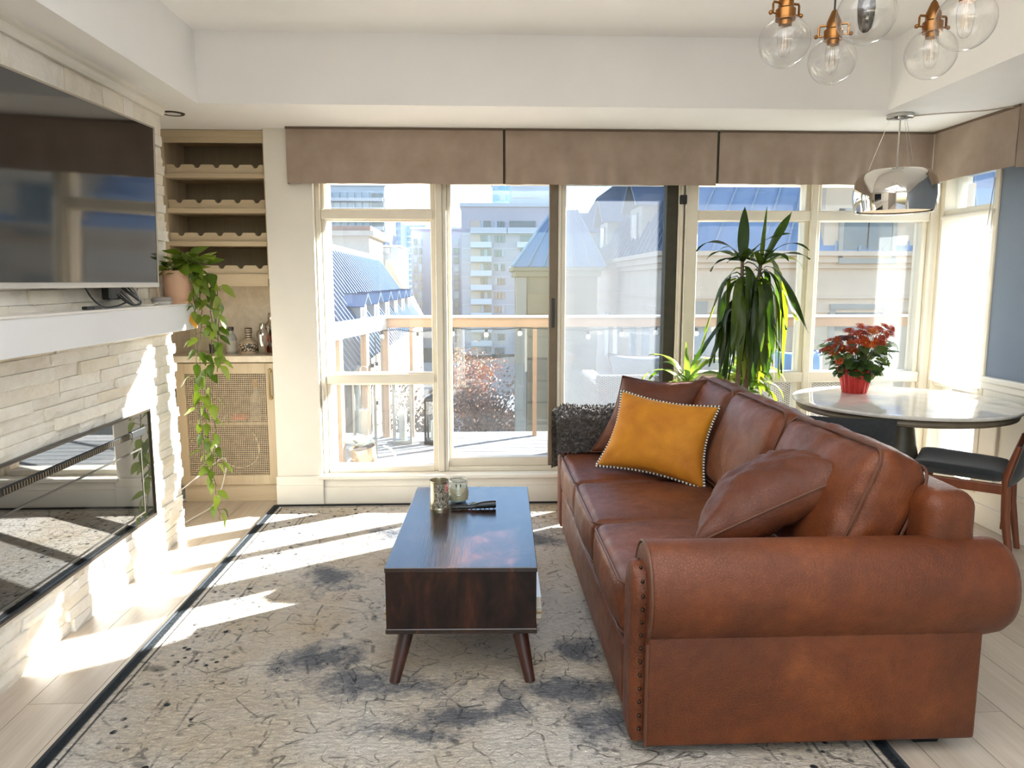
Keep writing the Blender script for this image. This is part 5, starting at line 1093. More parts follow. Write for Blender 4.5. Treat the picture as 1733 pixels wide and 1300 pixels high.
# --- lower lilac slab to its left
Y2 = 165.0; x0, x1 = PX(699, Y2), PX(784, Y2); zt = PZ(391, Y2)
sb = thing('lilac_slab_block', 'lower lilac slab block with a column of square windows left of the tower', 'building', ((x0+x1)/2, Y2+8, -13))
ml2 = plain('slab_lilac', (196, 188, 204), 0.85, var=0.02, scale=0.05); bpart(sb, 'wall', ml2, (x0, x1, Y2, Y2+16, -13, zt)); bpart(sb, 'parapet', mb_, (x0-0.2, x1+0.2, Y2-0.2, Y2+16, zt, zt+0.5))
for k in range(12):
    zf = PZ(407, Y2)-k*14.7/1260*Y2
    for u in (703, 711, 758, 768.5): ub(sb, 'window', MWIN if (k+int(u)) % 3 else MWINL, PX(u, Y2), PX(u+(8.5 if u > 760 else 5), Y2), Y2-0.2, Y2+0.1, zf-1.25, zf+0.05)
# --- glass towers behind
def grid_tower(name, label, u0, u1, v0, Y, wall, win, nx, dv, depth=18, winh=0.6, band=None):
    x0, x1, zt = PX(u0, Y), PX(u1, Y), PZ(v0, Y); t = thing(name, label, 'building', ((x0+x1)/2, Y+depth/2, -13))
    bpart(t, 'wall', wall, (x0, x1, Y, Y+depth, -13, zt)); bpart(t, 'parapet', wall, (x0-0.3, x1+0.3, Y-0.3, Y+depth, zt, zt+1.0))
    fh = dv/1260*Y; n = int((zt-PZ(560, Y))/fh); w = (x1-x0)/nx
    for k in range(n):
        za = zt-1.2-fh*k
        if band: ub(t, 'balcony', band, x0+w*0.2, x1-w*0.2, Y-1.2, Y, za-fh*0.95, za-fh*0.60)
        for q in range(nx): ub(t, 'window', win if (k*3+q*5) % 4 else MWINL, x0+w*(q+0.12), x0+w*(q+0.88), Y-0.25, Y, za-fh*winh*0.95, za)
    return t
mgb = plain('glass_tower_blue', (176, 206, 226), 0.35, var=0.04, scale=0.05); mwb = plain('tower_bluewhite', (214, 224, 236), 0.7, var=0.02, scale=0.05); mgw = plain('glass_tower_pane', (140, 180, 208), 0.2, var=0.1)  # distance haze is put into these pale bluish colours
lc = grid_tower('condo_tower', 'blue-white condominium tower with balcony bands at the far left', 549, 657, 322, 150, mwb, MWINL, 9, 15.5, band=mb_)
Yc = 150.0; bpart(lc, 'penthouse', mgw, (PX(549, Yc), PX(607, Yc), Yc+1, Yc+14, PZ(322, Yc), PZ(311, Yc))); bpart(lc, 'side_glazing', MWIN, (PX(636, Yc), PX(655, Yc), Yc-0.5, Yc+1, -13, PZ(334, Yc)))
grid_tower('glass_tower', 'blue glass tower stepping down beside the far left condominium', 655, 682, 374, 210, mgb, mgw, 5, 11)
grid_tower('far_glass_block', 'hazy pale blue glass block behind the small grey house', 680, 722, 390, 240, mgb, mgw, 7, 9, band=mwb)
grid_tower('rear_tower', 'white and blue tower rising behind the apartment tower roof', 834, 866, 312, 260, mgb, mgw, 3, 17)
bt = thing('white_tower', 'tall plain white tower behind the slate turret', 'building', (PX(890, 230), 240, -13)); Yt = 230.0
bpart(bt, 'wall', mwb, (PX(866, Yt), PX(935, Yt), Yt, Yt+18, -13, PZ(300, Yt)))
for v_ in (322, 338, 354): ub(bt, 'floor_band', mb_, PX(866, Yt), PX(908, Yt), Yt-0.4, Yt, PZ(v_+1.2, Yt), PZ(v_, Yt))
# --- standing seam metal
seam = plain('roof_metal_blue', (46, 76, 112), 0.45, 0.15, var=0.03, scale=0.3); seamd = plain('roof_metal_slate', (150, 168, 196), 0.5, 0.1, var=0.03, scale=0.3)
stone_t = plain('limestone', (178, 156, 124), 0.9, var=0.05, scale=1.2, bump=0.2, bscale=12); stone_l = plain('limestone_pale', (196, 184, 168), 0.9, var=0.04, scale=1.0, bump=0.15, bscale=12)
def quad_slab(p, name, mat, a, b_, c, d, th=0.12):
    A = [V(q) for q in (a, b_, c, d)]; n = (A[1]-A[0]).cross(A[3]-A[0]).normalized()*th
    m = MB(); vs = [m.bm.verts.new(q) for q in A]+[m.bm.verts.new(q-n) for q in A]
    for f in ((0, 1, 2, 3), (7, 6, 5, 4), (0, 4, 5, 1), (1, 5, 6, 2), (2, 6, 7, 3), (3, 7, 4, 0)): m.bm.faces.new([vs[i] for i in f])
    return at_thing(m, name, mat, p)
def ribs(p, mat, e0, e1, r0, r1, n, size=0.07):
    """raised seams from the eave line to the ridge line"""
    e0, e1, r0, r1 = V(e0), V(e1), V(r0), V(r1); nn = (e1-e0).cross(r0-e0).normalized()
    for k in range(n+1):
        f = k/n; a = e0.lerp(e1, f); c = r0.lerp(r1, f); s_ = (e1-e0).normalized()*size*0.4; m = MB()
        vs = [m.bm.verts.new(q) for q in (a-s_, a+s_, c+s_, c-s_)]+[m.bm.verts.new(q+nn*size) for q in (a-s_, a+s_, c+s_, c-s_)]
        for f_ in ((4, 5, 6, 7), (0, 4, 7, 3), (1, 2, 6, 5), (0, 1, 5, 4), (3, 7, 6, 2)): m.bm.faces.new([vs[i] for i in f_])
        at_thing(m, 'seam', mat, p)
# --- left mansard house
lh = thing('blue_roofed_house', 'house with ribbed blue metal mansard roof and dormers at lower left', 'building', (-8, 42, -13))
EX, EZ, RXX, RZ, YA, YB = -4.75, -1.9, -8.3, 3.15, 26.0, 62.0
bpart(lh, 'wall', stone_t, (-16, EX, YA, YB, -13, EZ))
rside = quad_slab(lh, 'roof_slope', seam, (EX, YA, EZ), (EX, YB, EZ), (RXX, YB, RZ), (RXX, YA, RZ)); ribs(lh, plain('roof_seam_light', (80, 114, 148), 0.45, 0.1), (EX, YA, EZ), (EX, YB, EZ), (RXX, YA, RZ), (RXX, YB, RZ), 44, 0.16)
bpart(lh, 'ridge_cap', mgb, (RXX-0.5, RXX+0.12, YA, YB, RZ-0.05, RZ+0.35)); bpart(lh, 'flat_roof', seamd, (-16, RXX, YA, YB, RZ-0.4, RZ))
quad_slab(lh, 'end_slope', seamd, (EX, YB, EZ), (-16, YB+2, EZ), (-16, YB, RZ), (RXX, YB, RZ))
def dormer_x(p, yc, w, xf, xb_, zb, zt_, fmat, rmat, sgn, peak):
    """dormer whose front faces along x (sgn +1 right, -1 left)"""
    x0, x1 = sorted((xf, xb_)); bpart(p, 'dormer_front', fmat, (x0, x1, yc-w, yc+w, zb, zt_))
    ub(p, 'dormer_window', MWIN, *(sorted((xf-0.03*sgn, xf+0.05*sgn))), yc-w*0.42, yc+w*0.42, zb+(zt_-zb)*0.15, zb+(zt_-zb)*0.85)
    o = 0.22; xe = xf+o*sgn
    for s in (-1, 1): quad_slab(p, 'dormer_roof', rmat, (xe, yc+s*(w+o), zt_-0.05), (xe, yc, zt_+peak), (xb_, yc, zt_+peak), (xb_, yc+s*(w+o), zt_-0.05), 0.06)
for yc in (36.0, 40.6, 45.2, 49.8, 54.4, 59): dormer_x(lh, yc, 0.95, -5.55, -7.6, -0.95, 0.35, stone_l, seam, 1, 0.5)
ch = thing('beige_parapet_block', 'beige rendered rooftop block with brown cap above the blue roof', 'building', (-13, 68, -13)); Yp = 66.0
bpart(ch, 'wall', stone_l, (PX(520, Yp), PX(630, Yp), Yp, Yp+9, -13, PZ(398, Yp))); bpart(ch, 'cornice', stone_l, (PX(520, Yp), PX(639, Yp), Yp-0.6, Yp+9.4, PZ(402, Yp), PZ(394, Yp))); bpart(ch, 'brown_cap', plain('cap_brown', (166, 128, 112), 0.7), (PX(520, Yp), PX(633, Yp), Yp-0.2, Yp+9, PZ(394, Yp), PZ(386, Yp)))
gh = thing('grey_gabled_house', 'small grey house with white edged steep gable behind the blue roof', 'building', (-9, 78, -13)); Yg = 76.0
bpart(gh, 'wall', plain('house_grey', (176, 190, 202), 0.8, var=0.02), (PX(640, Yg), PX(678, Yg), Yg, Yg+10, -13, PZ(418, Yg))); bpart(gh, 'eave', mb_, (PX(638, Yg), PX(681, Yg), Yg-0.3, Yg+10, PZ(420, Yg), PZ(417, Yg))); ub(gh, 'window', MWINL, PX(652, Yg), PX(664, Yg), Yg-0.1, Yg+0.1, PZ(431, Yg), PZ(421, Yg))
quad_slab(gh, 'gable_roof', stone_l, (PX(650, 72), 72, PZ(545, 72)), (PX(722, 72), 72, PZ(545, 72)), (PX(668, 72), 72.5, PZ(441, 72)), (PX(655, 72), 72.5, PZ(441, 72)), 0.4)
quad_slab(gh, 'white_verge', mb_, (PX(712, 72), 71.6, PZ(545, 72)), (PX(724, 72), 71.6, PZ(545, 72)), (PX(669, 72), 72.1, PZ(440, 72)), (PX(660, 72), 72.1, PZ(440, 72)), 0.3)
# --- slate turret
tu = thing('slate_turret', 'limestone corner turret under a steep grey-blue metal roof', 'building', (2.2, 22.5, -13)); TY = 21.0
tx0, tx1 = PX(877, TY), PX(1010, TY); ez = PZ(452, TY); ex0, ex1 = tx0-0.18, tx1+0.2
bpart(tu, 'wall', stone_t, (tx0, tx1, TY, TY+2.4, -13, ez-0.25)); bpart(tu, 'bright_return_edge', stone_l, (tx0-0.06, tx0+0.22, TY-0.06, TY+0.3, -13, ez-0.3))  # strip on the left: bright return face imitated by paler stone
bpart(tu, 'cornice', stone_t, (tx0-0.10, tx1+0.10, TY-0.10, TY+2.5, ez-0.28, ez-0.12), bev=0.02); bpart(tu, 'cornice', stone_t, (tx0-0.17, tx1+0.17, TY-0.17, TY+2.55, ez-0.12, ez), bev=0.02)
apx = PX(940, TY+1.2); apz = PZ(352, TY); F0, F1, B0, B1 = (ex0, TY-0.2, ez), (ex1, TY-0.2, ez), (ex0, TY+2.6, ez), (ex1, TY+2.6, ez); T0, T1 = (apx-0.1, TY+1.2, apz), (apx+0.6, TY+1.2, apz)
quad_slab(tu, 'roof_face', seamd, F0, F1, T1, T0, 0.05); quad_slab(tu, 'roof_face', seamd, B0, F0, T0, (T0[0], TY+1.3, apz), 0.05); quad_slab(tu, 'roof_face', seamd, F1, B1, (T1[0], TY+1.3, apz), T1, 0.05)
ribs(tu, plain('seam_slate_light', (168, 180, 198), 0.5), F0, F1, T0, T1, 6, 0.04)
at_thing(MB().tube([F0, T0], 0.05, 6), 'hip_cap', plain('hip_light', (190, 206, 222), 0.5), tu)
for k in range(14):
    zq = ez-0.75-k*0.62; w = 1.35 if k % 2 == 0 else 0.75
    ub(tu, 'quoin', plain('quoin_stone', (186, 160, 124), 0.9, var=0.06, scale=2) if 'quoin_stone' not in bpy.data.materials else bpy.data.materials['quoin_stone'], tx0+0.25, tx0+0.25+w, TY-0.07, TY+0.1, zq-0.56, zq)
# --- right mansard building: wing receding from us and its front
rm = thing('mansard_hotel', 'long pale stone building with blue metal mansard roof and dormers to the right', 'building', (9, 24, -13))
WX, FY, BZ, TZ = 4.05, 16.0, 2.0, 5.6
wallm = plain('hotel_stone', (255, 222, 190), 0.9, var=0.05, scale=0.8, bump=0.1, bscale=10)
bpart(rm, 'wall', wallm, (WX, 15.5, FY, 38, -13, BZ-0.25))
for z0, z1, o in ((BZ-0.30, BZ-0.18, 0.10), (BZ-0.18, BZ-0.04, 0.2), (BZ-0.04, BZ+0.06, 0.30), (BZ-0.95, BZ-0.88, 0.06), (BZ-1.25, BZ-1.18, 0.05)): bpart(rm, 'cornice', wallm, (WX-o, 15.5, FY-o, 38, z0, z1))
e0, e1, r0, r1 = (WX-0.2, 38, BZ+0.05), (WX-0.2, FY-0.2, BZ+0.05), (WX+1.9, 38, TZ), (WX+1.9, FY+1.9, TZ)
quad_slab(rm, 'roof_slope', seam, e0, e1, r1, r0); ribs(rm, bpy.data.materials['roof_seam_light'], e0, e1, r0, r1, 44, 0.06)
f0, f1, g0, g1 = (WX-0.2, FY-0.2, BZ+0.05), (15.5, FY-0.2, BZ+0.05), (WX+1.9, FY+1.9, TZ), (15.5, FY+1.9, TZ)
quad_slab(rm, 'roof_slope', seamd, f0, f1, g1, g0); ribs(rm, bpy.data.materials['seam_slate_light'], f0, f1, g0, g1, 22, 0.05)
bpart(rm, 'flat_roof', seamd, (WX+1.9, 15.5, FY+1.9, 38, TZ-0.3, TZ+0.05))
for yc in (20.0, 25.2, 30.2, 35.2): dormer_x(rm, yc, 0.75, WX+0.10, WX+1.6, BZ+0.35, BZ+1.35, stone_l, bpy.data.materials['roof_seam_light'], -1, 0.75)
# wall dormer on the front with tall sash window, and a small one below
bpart(rm, 'gable_bay', wallm, (7.35, 10.6, FY-0.12, FY+1.5, BZ-0.2, BZ+1.5))
for k in range(2): ub(rm, 'window', MWIN, 7.75+k*0.55, 8.25+k*0.55, FY-0.18, FY, BZ-0.05, BZ+0.85)
bpart(rm, 'window_surround', stone_l, (7.65, 7.74, FY-0.2, FY, BZ-0.12, BZ+0.95), (8.81, 8.9, FY-0.2, FY, BZ-0.12, BZ+0.95), (7.65, 8.9, FY-0.24, FY, BZ-0.2, BZ-0.08), (7.65, 8.9, FY-0.2, FY, BZ+0.86, BZ+0.96))
ub(rm, 'window', MWIN, 7.75, 8.75, FY-0.04, FY+0.1, 0.35, 0.82); bpart(rm, 'window_surround', stone_l, (7.6, 8.9, FY-0.1, FY, 0.82, 0.93), (7.6, 7.72, FY-0.08, FY, 0.2, 0.82), (8.78, 8.9, FY-0.08, FY, 0.2, 0.82))
for k in range(2): ub(rm, 'window', MWINL, 9.6+k*0.5, 9.9+k*0.5, FY-0.04, FY+0.1, 0.45, 0.85)
for yc in (18, 19.5, 22, 23.5, 26, 27.5, 30, 31.5): ub(rm, 'window', MWINL, WX-0.04, WX+0.1, yc-0.35, yc+0.35, -0.9, 0.45)
bpart(rm, 'wall_strip', stone_l, (4.6, 4.9, FY-0.06, FY, -6, 1.0), (5.4, 5.5, FY-0.05, FY, -6, 0.9))
# --- low concrete garage by the car park
ga = thing('low_garage', 'low grey concrete garage on the street below the trees', 'building', (3.0, 62, -13)); bpart(ga, 'wall', plain('garage_wall', (186, 186, 190), 0.9), (-1.2, 4.2, 58, 66, -13, -9.2)); bpart(ga, 'roof_slab', plain('garage_roof', (90, 92, 98), 0.9), (-1.5, 4.5, 57.6, 66.4, -9.2, -8.7)); ub(ga, 'doorway', MWIN, 2.6, 3.6, 57.9, 58.1, -13, -10.2)
# --- autumn trees
leafa = NT('autumn_leaf'); oi = leafa.node('ShaderNodeNewGeometry'); leafa.set(Base_Color=leafa.ramp(leafa.noise(leafa.coord(), 0.9, 3, 0.6), [(0.3, srgb(122, 78, 52)), (0.55, srgb(168, 112, 78)), (0.75, srgb(184, 140, 88))]), Roughness=0.8); LEA = leafa.m
bark = plain('bark', (112, 92, 82), 0.9, var=0.2)
def tree(label, x, y, z0, h, r, n, seed):
    t = thing('autumn_tree', label, 'tree', (x, y, z0), 0, 'autumn trees below the balcony'); rr = random.Random(seed)
    MB().tube([(0, 0, 0), (0.05*h*0.2, 0, h*0.3), (0, 0.1, h*0.62)], [0.05*r+0.04, 0.04*r+0.03, 0.02*r+0.02], 7).build('trunk', bark, t, True)
    bb = MB()
    ends = []
    for k in range(26):
        a = rr.uniform(0, 2*PI); e = rr.uniform(0.3, 1.3); L = r*rr.uniform(0.6, 1.1); s = V((0, 0.05, h*rr.uniform(0.22, 0.6))); d = V((math.cos(a)*math.cos(e), math.sin(a)*math.cos(e), math.sin(e)*0.8))
        q = s+d*L; mid = s+d*L*0.5+V((0, 0, -0.05*L)); bb.tube([s, mid, q], [0.035, 0.022, 0.008], 4); ends += [mid, q, q]
        for j in range(3):
            d2 = (d+V((rr.uniform(-.7, .7), rr.uniform(-.7, .7), rr.uniform(-.3, .5)))).normalized(); bb.tube([mid.lerp(q, j*0.3), mid.lerp(q, j*0.3)+d2*L*0.4], [0.014, 0.005], 3); ends.append(mid.lerp(q, j*0.3)+d2*L*0.4)
    o = bb.build('branches', bark, t); o['kind'] = 'stuff'
    lb = MB()
    for k in range(n):
        c = rr.choice(ends)+V((rr.gauss(0, .16*r), rr.gauss(0, .16*r), rr.gauss(0, .13*r))); s = rr.uniform(0.05, 0.10); ax = V((rr.gauss(0, 1), rr.gauss(0, 1), rr.gauss(0, 1))).normalized(); bx = ax.orthogonal().normalized()*s; by = ax.cross(bx)
        lb.quad(c-bx, c+by*0.6, c+bx, c-by*0.6)
    o = lb.build('foliage', LEA, t, False, False); o['kind'] = 'stuff'
tree('peach-leaved autumn tree directly below the balcony door', 0.2, 26, -8.5, 8.4, 2.3, 5200, 1)
tree('sparse autumn tree left of the balcony door behind the glass rail', -1.9, 24, -8.5, 8.2, 1.7, 3000, 2)
tree('tall pinkish autumn treetop showing above the balcony rail', -0.9, 40, -9.5, 10.2, 2.0, 3000, 3)
tree('yellowish autumn tree near the slate turret', 1.6, 36, -10.5, 7.2, 1.9, 3000, 4)
plain = _plain
# ================================================================== PLANTS
def leaf_mat(name, c1, c2, c3, tr=0.35):
    t = NT(name); oi = t.node('ShaderNodeObjectInfo'); v = t.coord('Object', (30, 30, 6)); n = t.noise(v, 1.0, 3, 0.6)
    f = t.math('ADD', t.math('MULTIPLY', n, 0.6), t.math('MULTIPLY', oi.outputs['Random'], 0.4))
    col = t.ramp(f, [(0.25, srgb(*c1)), (0.5, srgb(*c2)), (0.8, srgb(*c3))])
    t.set(Base_Color=col, Roughness=0.36); t.p.inputs['Specular IOR Level'].default_value = 0.4
    tl = t.node('ShaderNodeBsdfTranslucent'); br = t.mix(1.0, col, (1.45, 1.55, 0.55, 1), 'MULTIPLY'); t.link(br, tl.inputs[0]); mx = t.node('ShaderNodeMixShader', i_0=tr); t.link(t.p.outputs[0], mx.inputs[1]); t.link(tl.outputs[0], mx.inputs[2]); t.link(mx.outputs[0], t.out.inputs[0]); return t.m
MDR = leaf_mat('dracaena_leaf', (26, 44, 14), (44, 66, 20), (86, 104, 34)); MDY = leaf_mat('dracaena_yellow_leaf', (96, 112, 26), (128, 140, 40), (156, 160, 66), 0.4)
MSP = leaf_mat('striped_leaf', (60, 88, 28), (110, 136, 56), (176, 190, 110), 0.4); MPO = leaf_mat('pothos_leaf', (58, 80, 24), (100, 122, 40), (152, 164, 78), 0.35); MMU = leaf_mat('mum_leaf', (40, 62, 28), (70, 92, 46), (110, 128, 80), 0.25)
cane = plain('plant_cane', (112, 100, 78), 0.8, var=0.15, scale=30)
def strap(p, base, az, L, w, el, droop, mat, roll=0.0, name='leaf', fold=0.25, early=False):
    """strap leaf: starts at elevation el, bends down by droop (radians) along its length"""
    n = 12; pos = V(base); pts = []; e = el
    for k in range(n+1):
        pts.append((pos.copy(), e)); d = V((math.cos(az)*math.cos(e), math.sin(az)*math.cos(e), math.sin(e))); pos += d*L/n; e = max(-1.55, el-droop*(1-math.exp(-8.0*(k+1)/n))) if early else max(-1.5, e-droop/n*(0.5+1.1*k/n))
    b = MB(); rows = []
    for k, (q, e_) in enumerate(pts):
        u = k/n; ww = w*(max(0.12*(1-u), 1.12*math.sin(PI*min(1, u**0.85))**0.75) if early or w >= 0.028 else (0.35+0.65*min(1, u*4))*(1-u**3.2))+0.0006; d = V((math.cos(az)*math.cos(e_), math.sin(az)*math.cos(e_), math.sin(e_))); s = V((-math.sin(az), math.cos(az), 0)); s.rotate(Matrix.Rotation(roll*u, 3, d)); nn = d.cross(s)
        o = q-p.location; wv = 0.006*math.sin(u*9+az*5)
        rows.append([b.bm.verts.new(o-s*ww-nn*(ww*fold+wv)), b.bm.verts.new(o), b.bm.verts.new(o+s*ww-nn*(ww*fold-wv))])
    for a, c in zip(rows, rows[1:]):
        for k in range(2): b.bm.faces.new((a[k], a[k+1], c[k+1], c[k]))
    return b.build(name, mat, p, True, False, None)
def pot_(t, r0, r1, h, mat, z=0.0):
    MB().lathe([(0, z), (r0, z), (r1, z+h), (r1*1.06, z+h), (r1*1.06, z+h+0.02), (r1*0.95, z+h+0.02), (r1*0.93, z+h-0.02), (0, z+h-0.02)], 40).build('pot', mat, t, True, angle=0.6)
R_ = random.Random(5)
dr = thing('tall_dracaena', 'tall two-stemmed dracaena with long drooping leaves behind the sofa', 'plant', (1.56, 4.36, 0.0))
pot_(dr, 0.12, 0.16, 0.28, plain('pot_charcoal', (70, 72, 74), 0.6))
for pts in ([(1.55, 4.36, 0.28), (1.54, 4.36, 0.8), (1.545, 4.355, 1.2), (1.535, 4.35, 1.52)], [(1.58, 4.36, 0.28), (1.60, 4.37, 0.9), (1.62, 4.36, 1.25), (1.645, 4.35, 1.50)]):
    at_thing(MB().tube(pts, [0.016, 0.015, 0.013, 0.010], 8), 'stem', cane, dr, True)
c1, c2 = V((1.535, 4.35, 1.52)), V((1.645, 4.35, 1.50))
# upright and arching crown leaves (azimuth 0 = right, pi = left, -pi/2 = into the room)
for c, az, L, w, el, dp_, m in ((c1, 1.2, 0.33, 0.029, 1.40, 0.15, MDR), (c1, 3.05, 0.34, 0.015, 1.05, 2.3, MDR), (c1, 3.3, 0.26, 0.017, 0.75, 1.9, MDR), (c1, 3.6, 0.28, 0.018, 0.35, 1.6, MDR), (c1, -0.4, 0.22, 0.018, 0.9, 2.0, MDR), (c1, 0.1, 0.36, 0.014, 0.9, 1.1, MDR), (c1, -1.6, 0.24, 0.02, 0.9, 2.2, MDR), (c1, 2.0, 0.25, 0.016, 1.0, 1.9, MDR),
                                (c2, 0.25, 0.37, 0.032, 1.10, 0.25, MDR), (c2, 1.0, 0.36, 0.012, 1.35, 0.2, MDR), (c2, 0.05, 0.36, 0.012, 1.0, 2.0, MDR), (c2, 3.4, 0.25, 0.016, 0.6, 1.5, MDR), (c2, -0.3, 0.30, 0.016, 0.7, 1.6, MDR), (c2, 0.0, 0.30, 0.020, 0.6, 1.9, MDY), (c2, -1.2, 0.26, 0.022, 0.8, 2.0, MDR), (c2, -2.2, 0.26, 0.020, 0.9, 2.2, MDR), (c2, 3.0, 0.2, 0.014, 0.9, 1.6, MDR)):
    strap(dr, c, az, L, w, el, dp_, m, R_.uniform(-0.4, 0.4))
# long hanging leaves below both crowns
for k in range(88):
    c = c1 if k % 2 == 0 else c2; zz = 0.02+0.34*(k/88); az = R_.uniform(0, 2*PI) if k % 4 else R_.choice((3.1, 0.0, -0.4, 2.8))
    base = V((c.x+(1.575-c.x)*zz, c.y, c.z-zz)); L = R_.uniform(0.44, 0.66)-zz*0.25
    strap(dr, base, az, L*0.92, R_.uniform(0.017, 0.028), R_.uniform(-0.1, 0.7), R_.uniform(1.7, 2.2), MDY if (k % 11 == 4 or (k % 5 == 2 and math.cos(az) > 0.3)) else MDR, R_.uniform(-0.9, 0.9), early=True)
for az, zb, L, m in ((0.0, 1.48, 0.82, MDY), (-0.25, 1.42, 0.72, MDR), (0.2, 1.52, 0.74, MDR), (0.1, 1.30, 0.62, MDY), (-0.3, 1.34, 0.66, MDY), (2.9, 1.40, 0.62, MDR), (3.3, 1.26, 0.52, MDR), (-1.5, 1.36, 0.62, MDR), (-1.2, 1.30, 0.58, MDR), (-1.9, 1.30, 0.55, MDR)):
    strap(dr, V((1.62 if math.cos(az) > 0 else 1.54, 4.35, zb)), az, L, 0.026, 0.9, 2.5, m, R_.uniform(-0.5, 0.5), early=True)
MRED = leaf_mat('dying_leaf_patch', (190, 84, 20), (206, 100, 30), (216, 120, 50), 0.4)
strap(dr, V((1.60, 4.25, 1.14)), -0.5, 0.16, 0.020, -0.9, 0.5, MRED, 0.1)
lw_ = thing('low_dracaena', 'small pale striped dracaena filling the pot stand below the tall plant', 'plant', (1.50, 4.30, 0.0))
lw_.location = (1.62, 4.56, 0.0); pot_(lw_, 0.07, 0.09, 0.5, plain('pot_white', (214, 210, 204), 0.4))
at_thing(MB().tube([(1.62, 4.56, 0.5), (1.615, 4.55, 0.86)], [0.012, 0.009], 8), 'stem', cane, lw_, True)
for k in range(30): strap(lw_, V((1.615, 4.55, 0.84+R_.uniform(-0.14, 0.03))), R_.uniform(0, 2*PI), R_.uniform(0.24, 0.38), R_.uniform(0.018, 0.028), R_.uniform(0.3, 1.0), R_.uniform(2.0, 2.9), MSP if k % 3 else MDY, R_.uniform(-0.4, 0.4))
ys = thing('young_corn_plant', 'young arching corn plant between the sofa end and the door frame', 'plant', (1.25, 4.42, 0.0))
pot_(ys, 0.08, 0.105, 0.2, plain('pot_clay', (176, 112, 80), 0.8))
at_thing(MB().tube([(1.25, 4.42, 0.2), (1.255, 4.42, 0.80)], [0.014, 0.009], 8), 'stem', cane, ys, True)
for az, L, w, el, dp_, m in ((2.9, 0.34, 0.016, 1.0, 2.3, MSP), (3.2, 0.30, 0.014, 0.75, 2.2, MSP), (2.6, 0.36, 0.018, 1.25, 1.9, MDY), (1.5, 0.30, 0.018, 1.4, 0.4, MSP), (0.3, 0.32, 0.020, 1.2, 1.7, MDY), (0.1, 0.36, 0.020, 0.95, 2.2, MSP), (-0.6, 0.30, 0.018, 0.8, 2.2, MSP), (-1.6, 0.3, 0.018, 1.0, 2.3, MSP), (-2.4, 0.28, 0.018, 0.9, 2.4, MDY), (3.7, 0.28, 0.016, 0.6, 2.0, MSP), (0.8, 0.34, 0.016, 1.1, 1.8, MSP), (2.1, 0.32, 0.016, 1.15, 1.9, MSP), (-0.2, 0.26, 0.016, 0.5, 2.0, MSP), (3.0, 0.24, 0.016, 0.3, 1.8, MDY)):
    strap(ys, V((1.255, 4.42, 0.80+R_.uniform(-0.06, 0.02))), az, L, w, el, dp_, m, R_.uniform(-0.3, 0.3))
# ------------------------------------------------------------------ pothos on the mantel
po = thing('trailing_pothos', 'golden pothos in a peach pot trailing from the mantel almost to the floor', 'plant', (-1.565, 3.965, 1.292))
peach = plain('pot_peach', (214, 172, 142), 0.55, var=0.02)
MB().lathe([(0, 0), (0.058, 0), (0.062, 0.006), (0.072, 0.15), (0.0725, 0.168), (0.068, 0.168), (0.066, 0.15), (0, 0.145)], 40).build('pot', peach, po, True, angle=0.7); MB().lathe([(0.0, 0.0), (0.07, 0.0), (0.074, 0.012), (0.062, 0.012)], 36).build('saucer', peach, po, True, angle=0.7)
def heart(L=1.0, variant=0):
    b = MB(); n = 8; rows = []
    for k in range(n+1):
        u = k/n; w = 0.31*math.sin(PI*min(1, u**0.60))**0.8*(1.0-0.3*u)+0.002; x = u-(0.10 if False else 0.0); z = -0.22*u*u+(0.05 if variant else 0.0)*math.sin(u*6)
        rows.append([b.bm.verts.new((x-0.10*(1-u)**6*abs(s), s*w, z-0.14*abs(s)*w*(1 if variant != 1 else -0.6))) for s in (-1, -0.5, 0, 0.5, 1)])
    for a, c in zip(rows, rows[1:]):
        for k in range(4): b.bm.faces.new((a[k], a[k+1], c[k+1], c[k]))
    return b.mesh('leaf', True, False, None)
H = [heart(1, 0), heart(1, 1), heart(1, 2)]
def put_leaf(p, pos, az, el, roll, s, mat_i=None):
    m = Matrix.Translation(V(pos)-p.location) @ Euler((0, 0, az)).to_matrix().to_4x4() @ Euler((0, -el, 0)).to_matrix().to_4x4() @ Euler((roll, 0, 0)).to_matrix().to_4x4() @ Matrix.Scale(s, 4)
    return inst('leaf', R_.choice(H), MPO, p, m)
def vine(pts, n, smin, smax, skip=0.0):
    P = [V(q) for q in pts]; out = []
    for i in range(len(P)-1):
        p0, p1, p2, p3 = P[max(i-1, 0)], P[i], P[i+1], P[min(i+2, len(P)-1)]
        for k in range(8):
            t = k/8; out.append(0.5*((2*p1)+(p2-p0)*t+(2*p0-5*p1+4*p2-p3)*t*t+(3*p1-p0-3*p2+p3)*t**3)+V((R_.gauss(0, 0.0025), R_.gauss(0, 0.0025), 0)))
    out.append(P[-1]); at_thing(MB().tube(out, 0.0022, 5), 'vine', plain('vine_green', (96, 92, 50), 0.6) if 'vine_green' not in bpy.data.materials else bpy.data.materials['vine_green'], po, True)
    for k in range(n):
        f = (k+R_.random()*0.8)/n*(1-skip)+skip; q = out[min(len(out)-1, int(f*(len(out)-1)))]; az = R_.uniform(-2.9, 0.6)
        d = V((math.cos(az), math.sin(az), 0.3))*R_.uniform(0.015, 0.04); at_thing(MB().tube([q, q+d], 0.0013, 4), 'petiole', bpy.data.materials['vine_green'], po)
        put_leaf(po, q+d, az, R_.uniform(-1.25, -0.3), R_.uniform(-0.8, 0.8), R_.uniform(smin, smax))
T = V((-1.535, 3.99, 1.46))
vine([T, (-1.46, 4.02, 1.45), (-1.435, 4.05, 1.30), (-1.44, 4.05, 1.05), (-1.455, 4.05, 0.80), (-1.44, 4.05, 0.55), (-1.45, 4.05, 0.40)], 34, 0.058, 0.092, 0.06)
